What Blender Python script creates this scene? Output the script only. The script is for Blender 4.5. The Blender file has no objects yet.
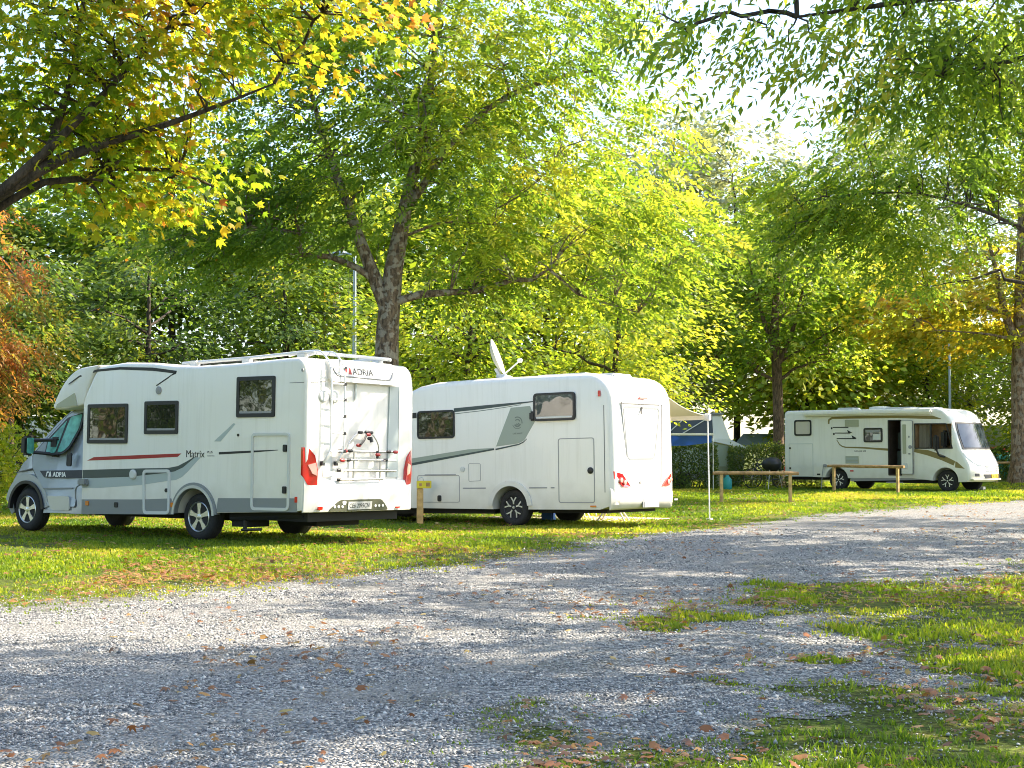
import bpy, bmesh, math, random
import numpy as np
from mathutils import Vector, Matrix, noise as mnoise

R = math.radians
scene = bpy.context.scene
col = scene.collection
random.seed(7)

# ------------------------------------------------------------------ camera, sky, sun, exposure
CAMH = 1.391
cam_d = bpy.data.cameras.new('camera'); cam = bpy.data.objects.new('camera', cam_d); col.objects.link(cam)
cam.location = (0, 0, CAMH)
cam.rotation_euler = (R(90 + 2.486), 0, 0)
cam_d.lens = 1500 / 1024 * 36; cam_d.sensor_width = 36; cam_d.clip_start = .1; cam_d.clip_end = 2000
scene.camera = cam

SUN_DIR = Vector((.93, .24, .84)).normalized()          # towards the sun
world = bpy.data.worlds.new('World'); scene.world = world; world.use_nodes = True
wn = world.node_tree
sky = wn.nodes.new('ShaderNodeTexSky'); sky.sky_type = 'NISHITA'; sky.sun_disc = False
sky.sun_elevation = math.asin(SUN_DIR.z)
sky.sun_rotation = math.atan2(SUN_DIR.x, SUN_DIR.y)
sky.air_density = 1.0; sky.dust_density = 1.5; sky.ozone_density = 1.0
wn.links.new(sky.outputs[0], wn.nodes['Background'].inputs[0])
wn.nodes['Background'].inputs[1].default_value = .125
sun_d = bpy.data.lights.new('sun', 'SUN'); sun = bpy.data.objects.new('sun', sun_d); col.objects.link(sun)
sun_d.energy = 4.2; sun_d.angle = R(.5); sun_d.color = (1, .88, .70)
sun.rotation_euler = (-SUN_DIR).to_track_quat('-Z', 'Y').to_euler()
scene.view_settings.view_transform = 'Standard'
try: scene.view_settings.look = 'None'
except Exception: pass
scene.view_settings.exposure = 1.98
scene.view_settings.gamma = 1
scene.cycles.max_bounces = 8; scene.cycles.transmission_bounces = 6; scene.cycles.transparent_max_bounces = 8
scene.cycles.diffuse_bounces = 5
scene.cycles.use_denoising = True; scene.cycles.filter_width = 1.0
scene.cycles.sample_clamp_indirect = 6

# ------------------------------------------------------------------ helpers
def tag(o, label=None, cat=None, group=None, kind=None):
    if label: o['label'] = label
    if cat: o['category'] = cat
    if group: o['group'] = group
    if kind: o['kind'] = kind
    return o

def thing(name, label, cat, loc=(0, 0, 0), rot=(0, 0, 0), group=None):
    o = bpy.data.objects.new(name, None); col.objects.link(o)
    o.location = loc; o.rotation_euler = rot
    o.empty_display_size = .2
    return tag(o, label, cat, group)

def link(name, me, mat, parent=None, label=None):
    o = bpy.data.objects.new(name, me); col.objects.link(o)
    if mat is not None:
        me.materials.clear()
        for m in (mat if isinstance(mat, (list, tuple)) else [mat]): me.materials.append(m)
    if parent is not None: o.parent = parent
    if label: o['label'] = label
    return o

def obj(name, bm, mat, parent=None, smooth=35, label=None):
    me = bpy.data.meshes.new(name)
    bmesh.ops.recalc_face_normals(bm, faces=bm.faces)
    bm.to_mesh(me); bm.free()
    if smooth:
        me.polygons.foreach_set('use_smooth', [True] * len(me.polygons))
        me.set_sharp_from_angle(angle=R(smooth))
    return link(name, me, mat, parent, label)

def np_mesh(name, V, F, mat, parent=None, attr=None, smooth=False, mat_idx=None):
    """V (n,3); F (m,k) with one k; attr: dict name -> per-vertex floats"""
    me = bpy.data.meshes.new(name)
    V = np.ascontiguousarray(V, dtype=np.float32); F = np.ascontiguousarray(F, dtype=np.int32)
    m, k = F.shape
    me.vertices.add(len(V)); me.vertices.foreach_set('co', V.ravel())
    me.loops.add(m * k); me.loops.foreach_set('vertex_index', F.ravel())
    me.polygons.add(m); me.polygons.foreach_set('loop_start', np.arange(0, m * k, k, dtype=np.int32))
    if smooth: me.polygons.foreach_set('use_smooth', np.ones(m, dtype=bool))
    if attr:
        for n, a in attr.items():
            at = me.attributes.new(n, 'FLOAT', 'POINT'); at.data.foreach_set('value', np.ascontiguousarray(a, dtype=np.float32))
    me.update(calc_edges=True); me.validate()
    return link(name, me, mat, parent)

def copy_tree(o, parent=None):
    c = o.copy(); col.objects.link(c)
    if parent is not None: c.parent = parent
    for ch in list(o.children): copy_tree(ch, c)
    return c

def rpoly(pts, r, n=4):
    """round the corners of a polygon; r a number or one per corner"""
    out = []; N = len(pts)
    for i, p in enumerate(pts):
        ri = r[i] if isinstance(r, (list, tuple)) else r
        p = Vector(p); a = Vector(pts[i - 1]); b = Vector(pts[(i + 1) % N])
        if ri <= 0: out.append(tuple(p)); continue
        da = (a - p); db = (b - p); k = min(ri, da.length * .48, db.length * .48)
        A = p + da.normalized() * k; B = p + db.normalized() * k
        for j in range(n + 1):
            t = j / n
            out.append(tuple(A * (1 - t) ** 2 + p * 2 * t * (1 - t) + B * t * t))
    return out

def rect(a0, b0, a1, b1, r=0, n=4):
    return rpoly([(a0, b0), (a1, b0), (a1, b1), (a0, b1)], r, n)

def face_map(face, plane):
    if face == 'L': return lambda a, b, n: (a, plane + n, b)
    if face == 'R': return lambda a, b, n: (a, -plane - n, b)
    if face == 'B': return lambda a, b, n: (plane - n, a, b)
    if face == 'F': return lambda a, b, n: (plane + n, a, b)
    if face == 'T': return lambda a, b, n: (a, b, plane + n)

def add_slab(bm, poly, face, plane, n0, n1):
    f = face_map(face, plane)
    lo = [bm.verts.new(f(a, b, n0)) for a, b in poly]; hi = [bm.verts.new(f(a, b, n1)) for a, b in poly]
    bm.faces.new(lo); bm.faces.new(hi)
    N = len(poly)
    for i in range(N): bm.faces.new((lo[i], lo[(i + 1) % N], hi[(i + 1) % N], hi[i]))
    return bm

def add_ring(bm, outer, inner, face, plane, n0, n1):
    f = face_map(face, plane); N = len(outer)
    vs = [[bm.verts.new(f(a, b, n)) for a, b in poly] for poly, n in ((outer, n0), (outer, n1), (inner, n1), (inner, n0))]
    for k in range(4):
        A, B = vs[k], vs[(k + 1) % 4]
        for i in range(N): bm.faces.new((A[i], A[(i + 1) % N], B[(i + 1) % N], B[i]))
    return bm

def slab(name, poly, face, plane, n0, n1, mat, parent, label=None):
    return obj(name, add_slab(bmesh.new(), poly, face, plane, n0, n1), mat, parent, 30, label)

def shrink(poly, d):
    """move a convex-ish polygon inwards by d"""
    N = len(poly); out = []
    ar = sum(poly[i][0] * poly[(i + 1) % N][1] - poly[(i + 1) % N][0] * poly[i][1] for i in range(N))
    s = 1 if ar > 0 else -1
    for i in range(N):
        a = Vector(poly[i - 1]); p = Vector(poly[i]); b = Vector(poly[(i + 1) % N])
        e1 = (p - a); e2 = (b - p)
        if e1.length < 1e-6: e1 = e2
        if e2.length < 1e-6: e2 = e1
        n1 = Vector((-e1.y, e1.x)).normalized() * s; n2 = Vector((-e2.y, e2.x)).normalized() * s
        n = (n1 + n2).normalized(); c = max(.4, n.dot(n1))
        out.append(tuple(p + n * d / c))
    return out

def add_box(bm, lo, hi, bev=0):
    m = Matrix.Translation(((lo[0] + hi[0]) / 2, (lo[1] + hi[1]) / 2, (lo[2] + hi[2]) / 2)) @ Matrix.Diagonal((hi[0] - lo[0], hi[1] - lo[1], hi[2] - lo[2], 1))
    r = bmesh.ops.create_cube(bm, size=1, matrix=m)
    if bev:
        es = list({e for v in r['verts'] for e in v.link_edges})
        bmesh.ops.bevel(bm, geom=es, offset=bev, segments=2, affect='EDGES', clamp_overlap=True)
    return bm

def add_tube(bm, pts, r, sides=8, closed=False, taper=None, cap=True):
    pts = [Vector(p) for p in pts]; N = len(pts); rings = []
    up = None
    for i in range(N):
        if closed: t = (pts[(i + 1) % N] - pts[i - 1])
        else: t = pts[min(i + 1, N - 1)] - pts[max(i - 1, 0)]
        t.normalize()
        if up is None:
            up = t.orthogonal().normalized()
        else:
            up = (up - t * up.dot(t))
            if up.length < 1e-5: up = t.orthogonal()
            up.normalize()
        w = t.cross(up)
        rr = r if taper is None else taper[i]
        rings.append([bm.verts.new(pts[i] + (up * math.cos(2 * math.pi * k / sides) + w * math.sin(2 * math.pi * k / sides)) * rr) for k in range(sides)])
    for i in range(N if closed else N - 1):
        A, B = rings[i], rings[(i + 1) % N]
        for k in range(sides): bm.faces.new((A[k], A[(k + 1) % sides], B[(k + 1) % sides], B[k]))
    if cap and not closed:
        bm.faces.new(rings[0]); bm.faces.new(rings[-1])
    return bm

def bend(pts, r, n=4):
    """round the inner corners of an open 3-D path"""
    pts = [Vector(p) for p in pts]; out = [pts[0]]
    for i in range(1, len(pts) - 1):
        p = pts[i]; da = pts[i - 1] - p; db = pts[i + 1] - p; k = min(r, da.length * .48, db.length * .48)
        A = p + da.normalized() * k; B = p + db.normalized() * k
        for j in range(n + 1):
            t = j / n; out.append(A * (1 - t) ** 2 + p * 2 * t * (1 - t) + B * t * t)
    out.append(pts[-1]); return out

def add_lathe(bm, prof, center, axis='y', seg=32, cap=True):
    """prof: list of (radius, offset along the axis)"""
    c = Vector(center); rings = []
    for r, h in prof:
        ring = []
        for k in range(seg):
            a = 2 * math.pi * k / seg; u, w = r * math.cos(a), r * math.sin(a)
            d = (u, h, w) if axis == 'y' else (u, w, h) if axis == 'z' else (h, u, w)
            ring.append(bm.verts.new(c + Vector(d)))
        rings.append(ring)
    for A, B in zip(rings, rings[1:]):
        for k in range(seg): bm.faces.new((A[k], A[(k + 1) % seg], B[(k + 1) % seg], B[k]))
    if cap and prof[0][0] > 1e-4: bm.faces.new(rings[0])
    if cap and prof[-1][0] > 1e-4: bm.faces.new(rings[-1])
    bmesh.ops.remove_doubles(bm, verts=bm.verts, dist=1e-5)
    return bm

def ev_mesh(o):
    bpy.context.view_layer.update(); dg = bpy.context.evaluated_depsgraph_get(); dg.update()
    return bpy.data.meshes.new_from_object(o.evaluated_get(dg))

def cut(o, cutters):
    """subtract closed bmeshes from an object for good"""
    tmp = []
    for bm in cutters:
        me = bpy.data.meshes.new('cutter'); bmesh.ops.recalc_face_normals(bm, faces=bm.faces); bm.to_mesh(me); bm.free()
        c = bpy.data.objects.new('cutter', me); col.objects.link(c); c.parent = o.parent; tmp.append(c)
        m = o.modifiers.new('b', 'BOOLEAN'); m.operation = 'DIFFERENCE'; m.object = c; m.solver = 'EXACT'
    me = ev_mesh(o); mats = list(o.data.materials); o.modifiers.clear(); o.data = me
    me.materials.clear()
    for m in mats: me.materials.append(m)
    me.polygons.foreach_set('use_smooth', [True] * len(me.polygons)); me.set_sharp_from_angle(angle=R(35))
    for c in tmp: bpy.data.objects.remove(c)

def text(name, s, size, face, plane, a, b, n, mat, parent, depth=.002, shear=0, sx=1, bold=0, right=False):
    """raised lettering; a, b: where it starts on the plane"""
    cu = bpy.data.curves.new('t', 'FONT'); cu.body = s; cu.size = size; cu.extrude = depth; cu.shear = shear; cu.offset = bold
    t = bpy.data.objects.new('t', cu); col.objects.link(t)
    me = ev_mesh(t); bpy.data.objects.remove(t); bpy.data.curves.remove(cu)
    f = face_map(face, plane); s_ = -1 if face in 'LB' else 1
    for v in me.vertices: v.co = f(a + s_ * v.co.x * sx, b + v.co.y, n + v.co.z)
    return link(name, me, mat, parent)

# ------------------------------------------------------------------ materials
def mat(name, colr, rough=.5, metal=0, spec=.5, coat=0, var=0, scale=8, bump=0, bscale=60, trans=0, ior=1.45):
    m = bpy.data.materials.new(name); m.use_nodes = True; nt = m.node_tree; b = nt.nodes['Principled BSDF']
    b.inputs['Base Color'].default_value = (*colr, 1); b.inputs['Roughness'].default_value = rough; b.inputs['Metallic'].default_value = metal
    b.inputs['Specular IOR Level'].default_value = spec; b.inputs['Coat Weight'].default_value = coat; b.inputs['Coat Roughness'].default_value = .08
    b.inputs['Transmission Weight'].default_value = trans; b.inputs['IOR'].default_value = ior
    tc = nt.nodes.new('ShaderNodeTexCoord')
    if var:
        nz = nt.nodes.new('ShaderNodeTexNoise'); nz.inputs['Scale'].default_value = scale; nz.inputs['Detail'].default_value = 5
        nt.links.new(tc.outputs['Object'], nz.inputs['Vector'])
        mr = nt.nodes.new('ShaderNodeMapRange'); mr.inputs['From Min'].default_value = .3; mr.inputs['From Max'].default_value = .7
        mr.inputs['To Min'].default_value = 1 - var; mr.inputs['To Max'].default_value = 1 + var
        nt.links.new(nz.outputs['Fac'], mr.inputs['Value'])
        mx = nt.nodes.new('ShaderNodeMix'); mx.data_type = 'RGBA'; mx.blend_type = 'MULTIPLY'; mx.inputs['Factor'].default_value = 1
        mx.inputs[6].default_value = (*colr, 1); nt.links.new(mr.outputs['Result'], mx.inputs[7]); nt.links.new(mx.outputs[2], b.inputs['Base Color'])
    if bump:
        nz = nt.nodes.new('ShaderNodeTexNoise'); nz.inputs['Scale'].default_value = bscale; nz.inputs['Detail'].default_value = 4
        nt.links.new(tc.outputs['Object'], nz.inputs['Vector'])
        bp = nt.nodes.new('ShaderNodeBump'); bp.inputs['Strength'].default_value = bump; bp.inputs['Distance'].default_value = .02
        nt.links.new(nz.outputs['Fac'], bp.inputs['Height']); nt.links.new(bp.outputs[0], b.inputs['Normal'])
    return m

def weather(m, base):
    nt = m.node_tree; L = nt.links; b = nt.nodes['Principled BSDF']
    tc = nt.nodes.new('ShaderNodeTexCoord'); mp = nt.nodes.new('ShaderNodeMapping'); mp.inputs['Scale'].default_value = (11, 11, .55)
    nz = nt.nodes.new('ShaderNodeTexNoise'); nz.inputs['Scale'].default_value = 1; nz.inputs['Detail'].default_value = 6; nz.inputs['Roughness'].default_value = .65
    L.new(tc.outputs['Object'], mp.inputs[0]); L.new(mp.outputs[0], nz.inputs['Vector'])
    st = nt.nodes.new('ShaderNodeMapRange'); st.inputs['From Min'].default_value = .5; st.inputs['From Max'].default_value = .8; st.inputs['To Max'].default_value = .32; L.new(nz.outputs['Fac'], st.inputs['Value'])
    sp = nt.nodes.new('ShaderNodeSeparateXYZ'); L.new(tc.outputs['Object'], sp.inputs[0])
    n2 = nt.nodes.new('ShaderNodeTexNoise'); n2.inputs['Scale'].default_value = 3.5; n2.inputs['Detail'].default_value = 7; L.new(tc.outputs['Object'], n2.inputs['Vector'])
    ad = nt.nodes.new('ShaderNodeMath'); ad.operation = 'MULTIPLY_ADD'; ad.inputs[1].default_value = -.9; L.new(n2.outputs['Fac'], ad.inputs[0]); L.new(sp.outputs[2], ad.inputs[2])
    gr = nt.nodes.new('ShaderNodeMapRange'); gr.inputs['From Min'].default_value = .45; gr.inputs['From Max'].default_value = -.15; gr.inputs['To Max'].default_value = .5; L.new(ad.outputs[0], gr.inputs['Value'])
    mx = nt.nodes.new('ShaderNodeMath'); mx.operation = 'MAXIMUM'; L.new(st.outputs[0], mx.inputs[0]); L.new(gr.outputs[0], mx.inputs[1])
    mc = nt.nodes.new('ShaderNodeMix'); mc.data_type = 'RGBA'; L.new(mx.outputs[0], mc.inputs['Factor']); mc.inputs[6].default_value = (*base, 1); mc.inputs[7].default_value = (base[0] * .62, base[1] * .60, base[2] * .53, 1)
    L.new(mc.outputs[2], b.inputs['Base Color'])

def glass_mat(name, tint, rough=.03, ior=2.0):
    m = mat(name, tint, rough, 0, .5, 0, ior=ior); nt = m.node_tree; b = nt.nodes['Principled BSDF']
    tc = nt.nodes.new('ShaderNodeTexCoord'); nz = nt.nodes.new('ShaderNodeTexNoise'); nz.inputs['Scale'].default_value = 3.5; nz.inputs['Detail'].default_value = 1
    nt.links.new(tc.outputs['Object'], nz.inputs['Vector'])
    bp = nt.nodes.new('ShaderNodeBump'); bp.inputs['Strength'].default_value = .12; bp.inputs['Distance'].default_value = .03
    nt.links.new(nz.outputs['Fac'], bp.inputs['Height']); nt.links.new(bp.outputs[0], b.inputs['Normal'])
    return m

def leaf_mat(name, stops, trans=.55, gloss=.45, tyellow=1.1):
    """stops: list of (position, colour) along the per-leaf attribute 'hue'"""
    m = bpy.data.materials.new(name); m.use_nodes = True; nt = m.node_tree; L = nt.links
    b = nt.nodes['Principled BSDF']; out = nt.nodes['Material Output']
    at = nt.nodes.new('ShaderNodeAttribute'); at.attribute_name = 'hue'
    cr = nt.nodes.new('ShaderNodeValToRGB'); el = cr.color_ramp.elements
    while len(el) < len(stops): el.new(.5)
    for e, (p, c) in zip(el, stops): e.position = p; e.color = (*c, 1)
    L.new(at.outputs['Fac'], cr.inputs[0]); L.new(cr.outputs[0], b.inputs['Base Color'])
    b.inputs['Roughness'].default_value = gloss; b.inputs['Specular IOR Level'].default_value = .3
    tr = nt.nodes.new('ShaderNodeBsdfTranslucent')
    mx = nt.nodes.new('ShaderNodeMix'); mx.data_type = 'RGBA'; mx.blend_type = 'MULTIPLY'; mx.inputs['Factor'].default_value = 1
    L.new(cr.outputs[0], mx.inputs[6]); mx.inputs[7].default_value = (2.30 * tyellow, 2.22, 1.05, 1)
    mx.clamp_result = False
    L.new(mx.outputs[2], tr.inputs[0])
    ms = nt.nodes.new('ShaderNodeMixShader'); ms.inputs[0].default_value = trans
    L.new(b.outputs[0], ms.inputs[1]); L.new(tr.outputs[0], ms.inputs[2]); L.new(ms.outputs[0], out.inputs[0])
    return m

def bark_mat(name, c1, c2, lichen=0):
    m = bpy.data.materials.new(name); m.use_nodes = True; nt = m.node_tree; L = nt.links; b = nt.nodes['Principled BSDF']
    tc = nt.nodes.new('ShaderNodeTexCoord'); mp = nt.nodes.new('ShaderNodeMapping'); mp.inputs['Scale'].default_value = (9, 9, 2.2)
    nz = nt.nodes.new('ShaderNodeTexNoise'); nz.inputs['Scale'].default_value = 2; nz.inputs['Detail'].default_value = 8; nz.inputs['Roughness'].default_value = .7
    L.new(tc.outputs['Object'], mp.inputs[0]); L.new(mp.outputs[0], nz.inputs['Vector'])
    cr = nt.nodes.new('ShaderNodeValToRGB'); cr.color_ramp.elements[0].position = .40; cr.color_ramp.elements[1].position = .60
    cr.color_ramp.elements[0].color = (*c1, 1); cr.color_ramp.elements[1].color = (*c2, 1)
    L.new(nz.outputs['Fac'], cr.inputs[0]); last = cr.outputs[0]
    if lichen:
        n2 = nt.nodes.new('ShaderNodeTexNoise'); n2.inputs['Scale'].default_value = 6.5; n2.inputs['Detail'].default_value = 8
        L.new(tc.outputs['Object'], n2.inputs['Vector'])
        r2 = nt.nodes.new('ShaderNodeMapRange'); r2.inputs['From Min'].default_value = .50; r2.inputs['From Max'].default_value = .56; r2.inputs['To Max'].default_value = lichen
        L.new(n2.outputs['Fac'], r2.inputs['Value'])
        mx = nt.nodes.new('ShaderNodeMix'); mx.data_type = 'RGBA'; L.new(r2.outputs[0], mx.inputs['Factor']); L.new(last, mx.inputs[6]); mx.inputs[7].default_value = (.46, .45, .38, 1)
        last = mx.outputs[2]
    L.new(last, b.inputs['Base Color']); b.inputs['Roughness'].default_value = .9
    bp = nt.nodes.new('ShaderNodeBump'); bp.inputs['Strength'].default_value = .9; bp.inputs['Distance'].default_value = .04
    L.new(nz.outputs['Fac'], bp.inputs['Height']); L.new(bp.outputs[0], b.inputs['Normal'])
    return m

M = dict(
    white=mat('white_paint', (.66, .655, .63), .28, 0, .5, .3, var=.02, scale=2.5),
    white2=mat('white_plastic', (.66, .655, .64), .42, var=.03, scale=4),
    cream=mat('cream_paint', (.66, .655, .60), .3, 0, .5, .3, var=.02, scale=2.5),
    offwhite=mat('white_trim', (.58, .59, .58), .45),
    gap=mat('panel_gap', (.14, .14, .14), .7),
    silver=mat('silver_paint', (.33, .37, .43), .3, .35, .5, .5),
    silver2=mat('silver_trim', (.52, .54, .56), .35, .5),
    skirt=mat('grey_skirt', (.23, .245, .255), .45, .2),
    palegrey=mat('pale_grey_film', (.40, .45, .45), .4),
    darkgreen=mat('dark_slate_film', (.055, .075, .075), .35),
    sage=mat('sage_film', (.30, .34, .29), .4),
    sagedark=mat('sage_dark_film', (.15, .18, .16), .4),
    gold=mat('gold_brown_film', (.22, .17, .06), .4),
    khaki=mat('khaki_film', (.36, .37, .27), .45),
    red=mat('red_film', (.34, .02, .02), .35),
    black=mat('black_plastic', (.018, .018, .02), .45),
    navy=mat('navy_film', (.02, .03, .06), .35),
    rubber=mat('rubber', (.022, .022, .024), .8, var=.25, scale=30),
    under=mat('underbody', (.02, .02, .02), .9),
    alloy=mat('alloy', (.62, .63, .66), .28, .85),
    alloyblack=mat('black_alloy', (.03, .03, .033), .35, .3),
    steel=mat('steel', (.5, .5, .5), .3, 1),
    alu=mat('painted_aluminium', (.66, .67, .69), .38, .4),
    redlens=mat('red_lens', (.55, .012, .012), .12, 0, .6, .8),
    pinklens=mat('clear_lens', (.62, .25, .22), .12, 0, .6, .8),
    amber=mat('amber_lens', (.6, .18, .02), .2, 0, .6, .5),
    headlens=mat('headlight_lens', (.5, .52, .55), .08, .2, .8, 1),
    glass=glass_mat('tinted_window', (.018, .02, .016)),
    glassblue=glass_mat('grey_window', (.05, .06, .075)),
    windscreen=glass_mat('windscreen', (.03, .04, .05), .03, 1.8),
    teal=mat('teal_thermal_mat', (.10, .36, .30), .3, .25, .5, .6, var=.45, scale=7),
    curtain=mat('curtain', (.55, .50, .42), .8),
    brown=mat('dark_interior', (.06, .042, .034), .6, var=.3, scale=6),
    wood_in=mat('interior_wood', (.30, .19, .10), .5, var=.3, scale=5),
    plate=mat('number_plate', (.48, .48, .47), .4),
    plateyellow=mat('yellow_number_plate', (.70, .42, .02), .4),
    ink=mat('black_lettering', (.02, .02, .02), .5),
    inkgrey=mat('grey_lettering', (.28, .28, .29), .5),
    whiteletter=mat('white_lettering', (.8, .8, .8), .5),
    wood=mat('weathered_pine', (.50, .33, .13), .75, var=.3, scale=9, bump=.3),
    wooddark=mat('brown_pine', (.38, .23, .10), .8, var=.35, scale=9, bump=.3),
    yellow=mat('yellow_sign', (.62, .52, .03), .45, var=.1),
    galv=mat('galvanised_steel', (.36, .42, .46), .5, .5, var=.12, scale=3),
    canvas=mat('cream_canvas', (.52, .52, .43), .85, trans=0),
    tentgrey=mat('dark_grey_canvas', (.085, .10, .125), .85),
    tentwhite=mat('white_canvas', (.74, .74, .70), .8),
    tentgreen=mat('pale_green_canvas', (.33, .38, .30), .8),
    recess=mat('dark_olive_plastic', (.075, .08, .05), .5),
    tentolive=mat('olive_canvas', (.25, .27, .17), .8),
    blue=mat('blue_fabric', (.06, .17, .50), .7),
    tealplastic=mat('teal_plastic', (.02, .26, .27), .45),
    mat_beige=mat('beige_outdoor_mat', (.55, .45, .36), .95, var=.15, scale=20),
)

for k_, c_ in (('white', (.78, .755, .70)), ('white2', (.73, .71, .67)), ('cream', (.77, .75, .69))): weather(M[k_], c_)

# ------------------------------------------------------------------ ground
VANS = {1: dict(loc=(-3.9982, 22.7767), z=.0487, rot=(.0121, -.0024, 2.5143)),
        2: dict(loc=(.598, 29.2729), z=-.065, rot=(.0098, .0203, 2.5391)),
        3: dict(loc=(11.5228, 50.8187), z=.0284, rot=(-.0015, -.0031, -.694))}
BUMPS = []
for k, v_ in VANS.items():
    a = v_['rot'][2]
    BUMPS.append((v_['loc'][0] + 1.6 * math.cos(a), v_['loc'][1] + 1.6 * math.sin(a), v_['z'], 4.5))

def hgt(x, y):
    x = np.asarray(x, float); y = np.asarray(y, float)
    z = .015 * np.sin(x * .35 + .6) * np.sin(y * .28 + 1.1) * np.clip((y - 4) / 10, 0, 1)
    for bx, by, bz, br in BUMPS:
        d = np.sqrt((x - bx) ** 2 + (y - by) ** 2)
        t = np.clip((br + 2.5 - d) / 2.5, 0, 1)
        s = t * t * (3 - 2 * t)
        z = z * (1 - s) + bz * s
    d = np.sqrt((x - 17.35) ** 2 + (y - 51.2) ** 2)              # root mound of the right-hand tree
    z = z + .22 * np.exp(-(d / 1.5) ** 2)
    return z
def H(x, y): return float(hgt(x, y))

# value noise on a lattice (numpy)
_rng = np.random.default_rng(11)
_lat = _rng.random((256, 256))
def vnoise(x, y):
    xi = np.floor(x).astype(int); yi = np.floor(y).astype(int); fx = x - xi; fy = y - yi
    fx = fx * fx * (3 - 2 * fx); fy = fy * fy * (3 - 2 * fy)
    g = lambda i, j: _lat[i & 255, j & 255]
    return (g(xi, yi) * (1 - fx) + g(xi + 1, yi) * fx) * (1 - fy) + (g(xi, yi + 1) * (1 - fx) + g(xi + 1, yi + 1) * fx) * fy
def fbm(x, y, o=4):
    s = 0; a = .5
    for i in range(o): s = s + a * vnoise(x * 2 ** i + 17.3 * i, y * 2 ** i + 5.1 * i); a *= .5
    return s / (1 - .5 ** o)

# far (upper-left) edge of the gravel: y as a function of x;  near (right) edge: x as a function of y
EX = np.array([-40, -12, -8, -5.6, -4.52, -3.8, -3.08, -2.26, -1.29, -.15, .68, 2.08, 3.97, 6.09, 7.96, 10.48, 14.01, 20, 40, 80])
EY = np.array([3, 7, 9.6, 12.2, 13.3, 13.92, 14.9, 16.03, 17.35, 19.26, 21.2, 24.4, 28.4, 31.6, 34.2, 37.1, 41.3, 47, 64, 98])
NY = np.array([0, 5.5, 6.62, 7.13, 7.8, 8.4, 8.74, 9.1, 10.0, 10.5, 11.0, 11.6, 13.0, 14, 15.4, 16.4, 17.4, 20, 30, 60, 100])
NX = np.array([-.2, .3, .65, .9, 1.35, 1.85, 2.25, 2.75, 3.4, 3.7, 3.5, 2.7, 2.4, 2.9, 3.8, 4.8, 6.0, 10, 24, 60, 100])
def gravel_sd(x, y):
    """>0 on gravel (roughly metres)"""
    a = (np.interp(x, EX, EY) - y) * .6
    b = (np.interp(y, NY, NX) - x) * .8
    d = np.minimum(a, b)
    n = fbm(x * 1.1 + 40, y * .8 + 9, 6) - .5 + .35 * (fbm(x * 4.5 + 4, y * 3.2 + 2, 3) - .5)
    nb = np.where(b < 1.4 + 0 * a, 3.3, 1.3)
    d = d + n * nb
    # mossy islands scattered in the gravel near the right-hand verge
    isl = fbm(x * 1.6 + 3, y * 1.2 + 71, 4)
    k = np.clip(1 - (b - 0.2) / 3.6, 0, 1) * np.clip(1.3 - y / 40, 0, 1)
    d = d - np.clip((isl - .545 + .15 * (k - 1)) * 11 * k, 0, 2.5)
    return d

def grid_axis(lo, hi, near_lo, near_hi, step, grow=1.35):
    a = list(np.arange(near_lo, near_hi + 1e-6, step))
    s = step; v = near_hi
    while v < hi: s *= grow; v += s; a.append(v)
    s = step; v = near_lo
    while v > lo: s *= grow; v -= s; a.insert(0, v)
    return np.array(a)

def sheet(xs, ys, keep=None, off=0):
    X, Y = np.meshgrid(xs, ys); Z = hgt(X, Y) + off
    V = np.stack([X.ravel(), Y.ravel(), Z.ravel()], 1); nx, ny = len(xs), len(ys)
    i = np.arange(ny - 1)[:, None] * nx + np.arange(nx - 1)[None, :]
    F = np.stack([i, i + 1, i + 1 + nx, i + nx], -1).reshape(-1, 4)
    if keep is not None: F = F[keep[F].sum(1) >= 3]
    return V, F

def ground_material():
    m = bpy.data.materials.new('turf'); m.use_nodes = True; nt = m.node_tree; L = nt.links; b = nt.nodes['Principled BSDF']
    tc = nt.nodes.new('ShaderNodeTexCoord')
    n1 = nt.nodes.new('ShaderNodeTexNoise'); n1.inputs['Scale'].default_value = .9; n1.inputs['Detail'].default_value = 8; n1.inputs['Roughness'].default_value = .65
    n2 = nt.nodes.new('ShaderNodeTexNoise'); n2.inputs['Scale'].default_value = 22; n2.inputs['Detail'].default_value = 4
    for n in (n1, n2): L.new(tc.outputs['Object'], n.inputs['Vector'])
    c1 = nt.nodes.new('ShaderNodeValToRGB'); e = c1.color_ramp.elements; e[0].position = .35; e[0].color = (.065, .085, .018, 1); e[1].position = .65; e[1].color = (.17, .15, .04, 1)
    e2 = e.new(.5); e2.color = (.085, .12, .02, 1)
    L.new(n1.outputs['Fac'], c1.inputs[0])
    c2 = nt.nodes.new('ShaderNodeValToRGB'); e = c2.color_ramp.elements; e[0].position = .38; e[0].color = (.45, .42, .35, 1); e[1].position = .62; e[1].color = (1.25, 1.2, 1.0, 1)
    L.new(n2.outputs['Fac'], c2.inputs[0])
    mx = nt.nodes.new('ShaderNodeMix'); mx.data_type = 'RGBA'; mx.blend_type = 'MULTIPLY'; mx.inputs['Factor'].default_value = 1
    L.new(c1.outputs[0], mx.inputs[6]); L.new(c2.outputs[0], mx.inputs[7]); L.new(mx.outputs[2], b.inputs['Base Color'])
    b.inputs['Roughness'].default_value = .95; b.inputs['Specular IOR Level'].default_value = .15
    bp = nt.nodes.new('ShaderNodeBump'); bp.inputs['Strength'].default_value = .8; bp.inputs['Distance'].default_value = .05
    L.new(n2.outputs['Fac'], bp.inputs['Height']); L.new(bp.outputs[0], b.inputs['Normal'])
    return m

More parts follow.
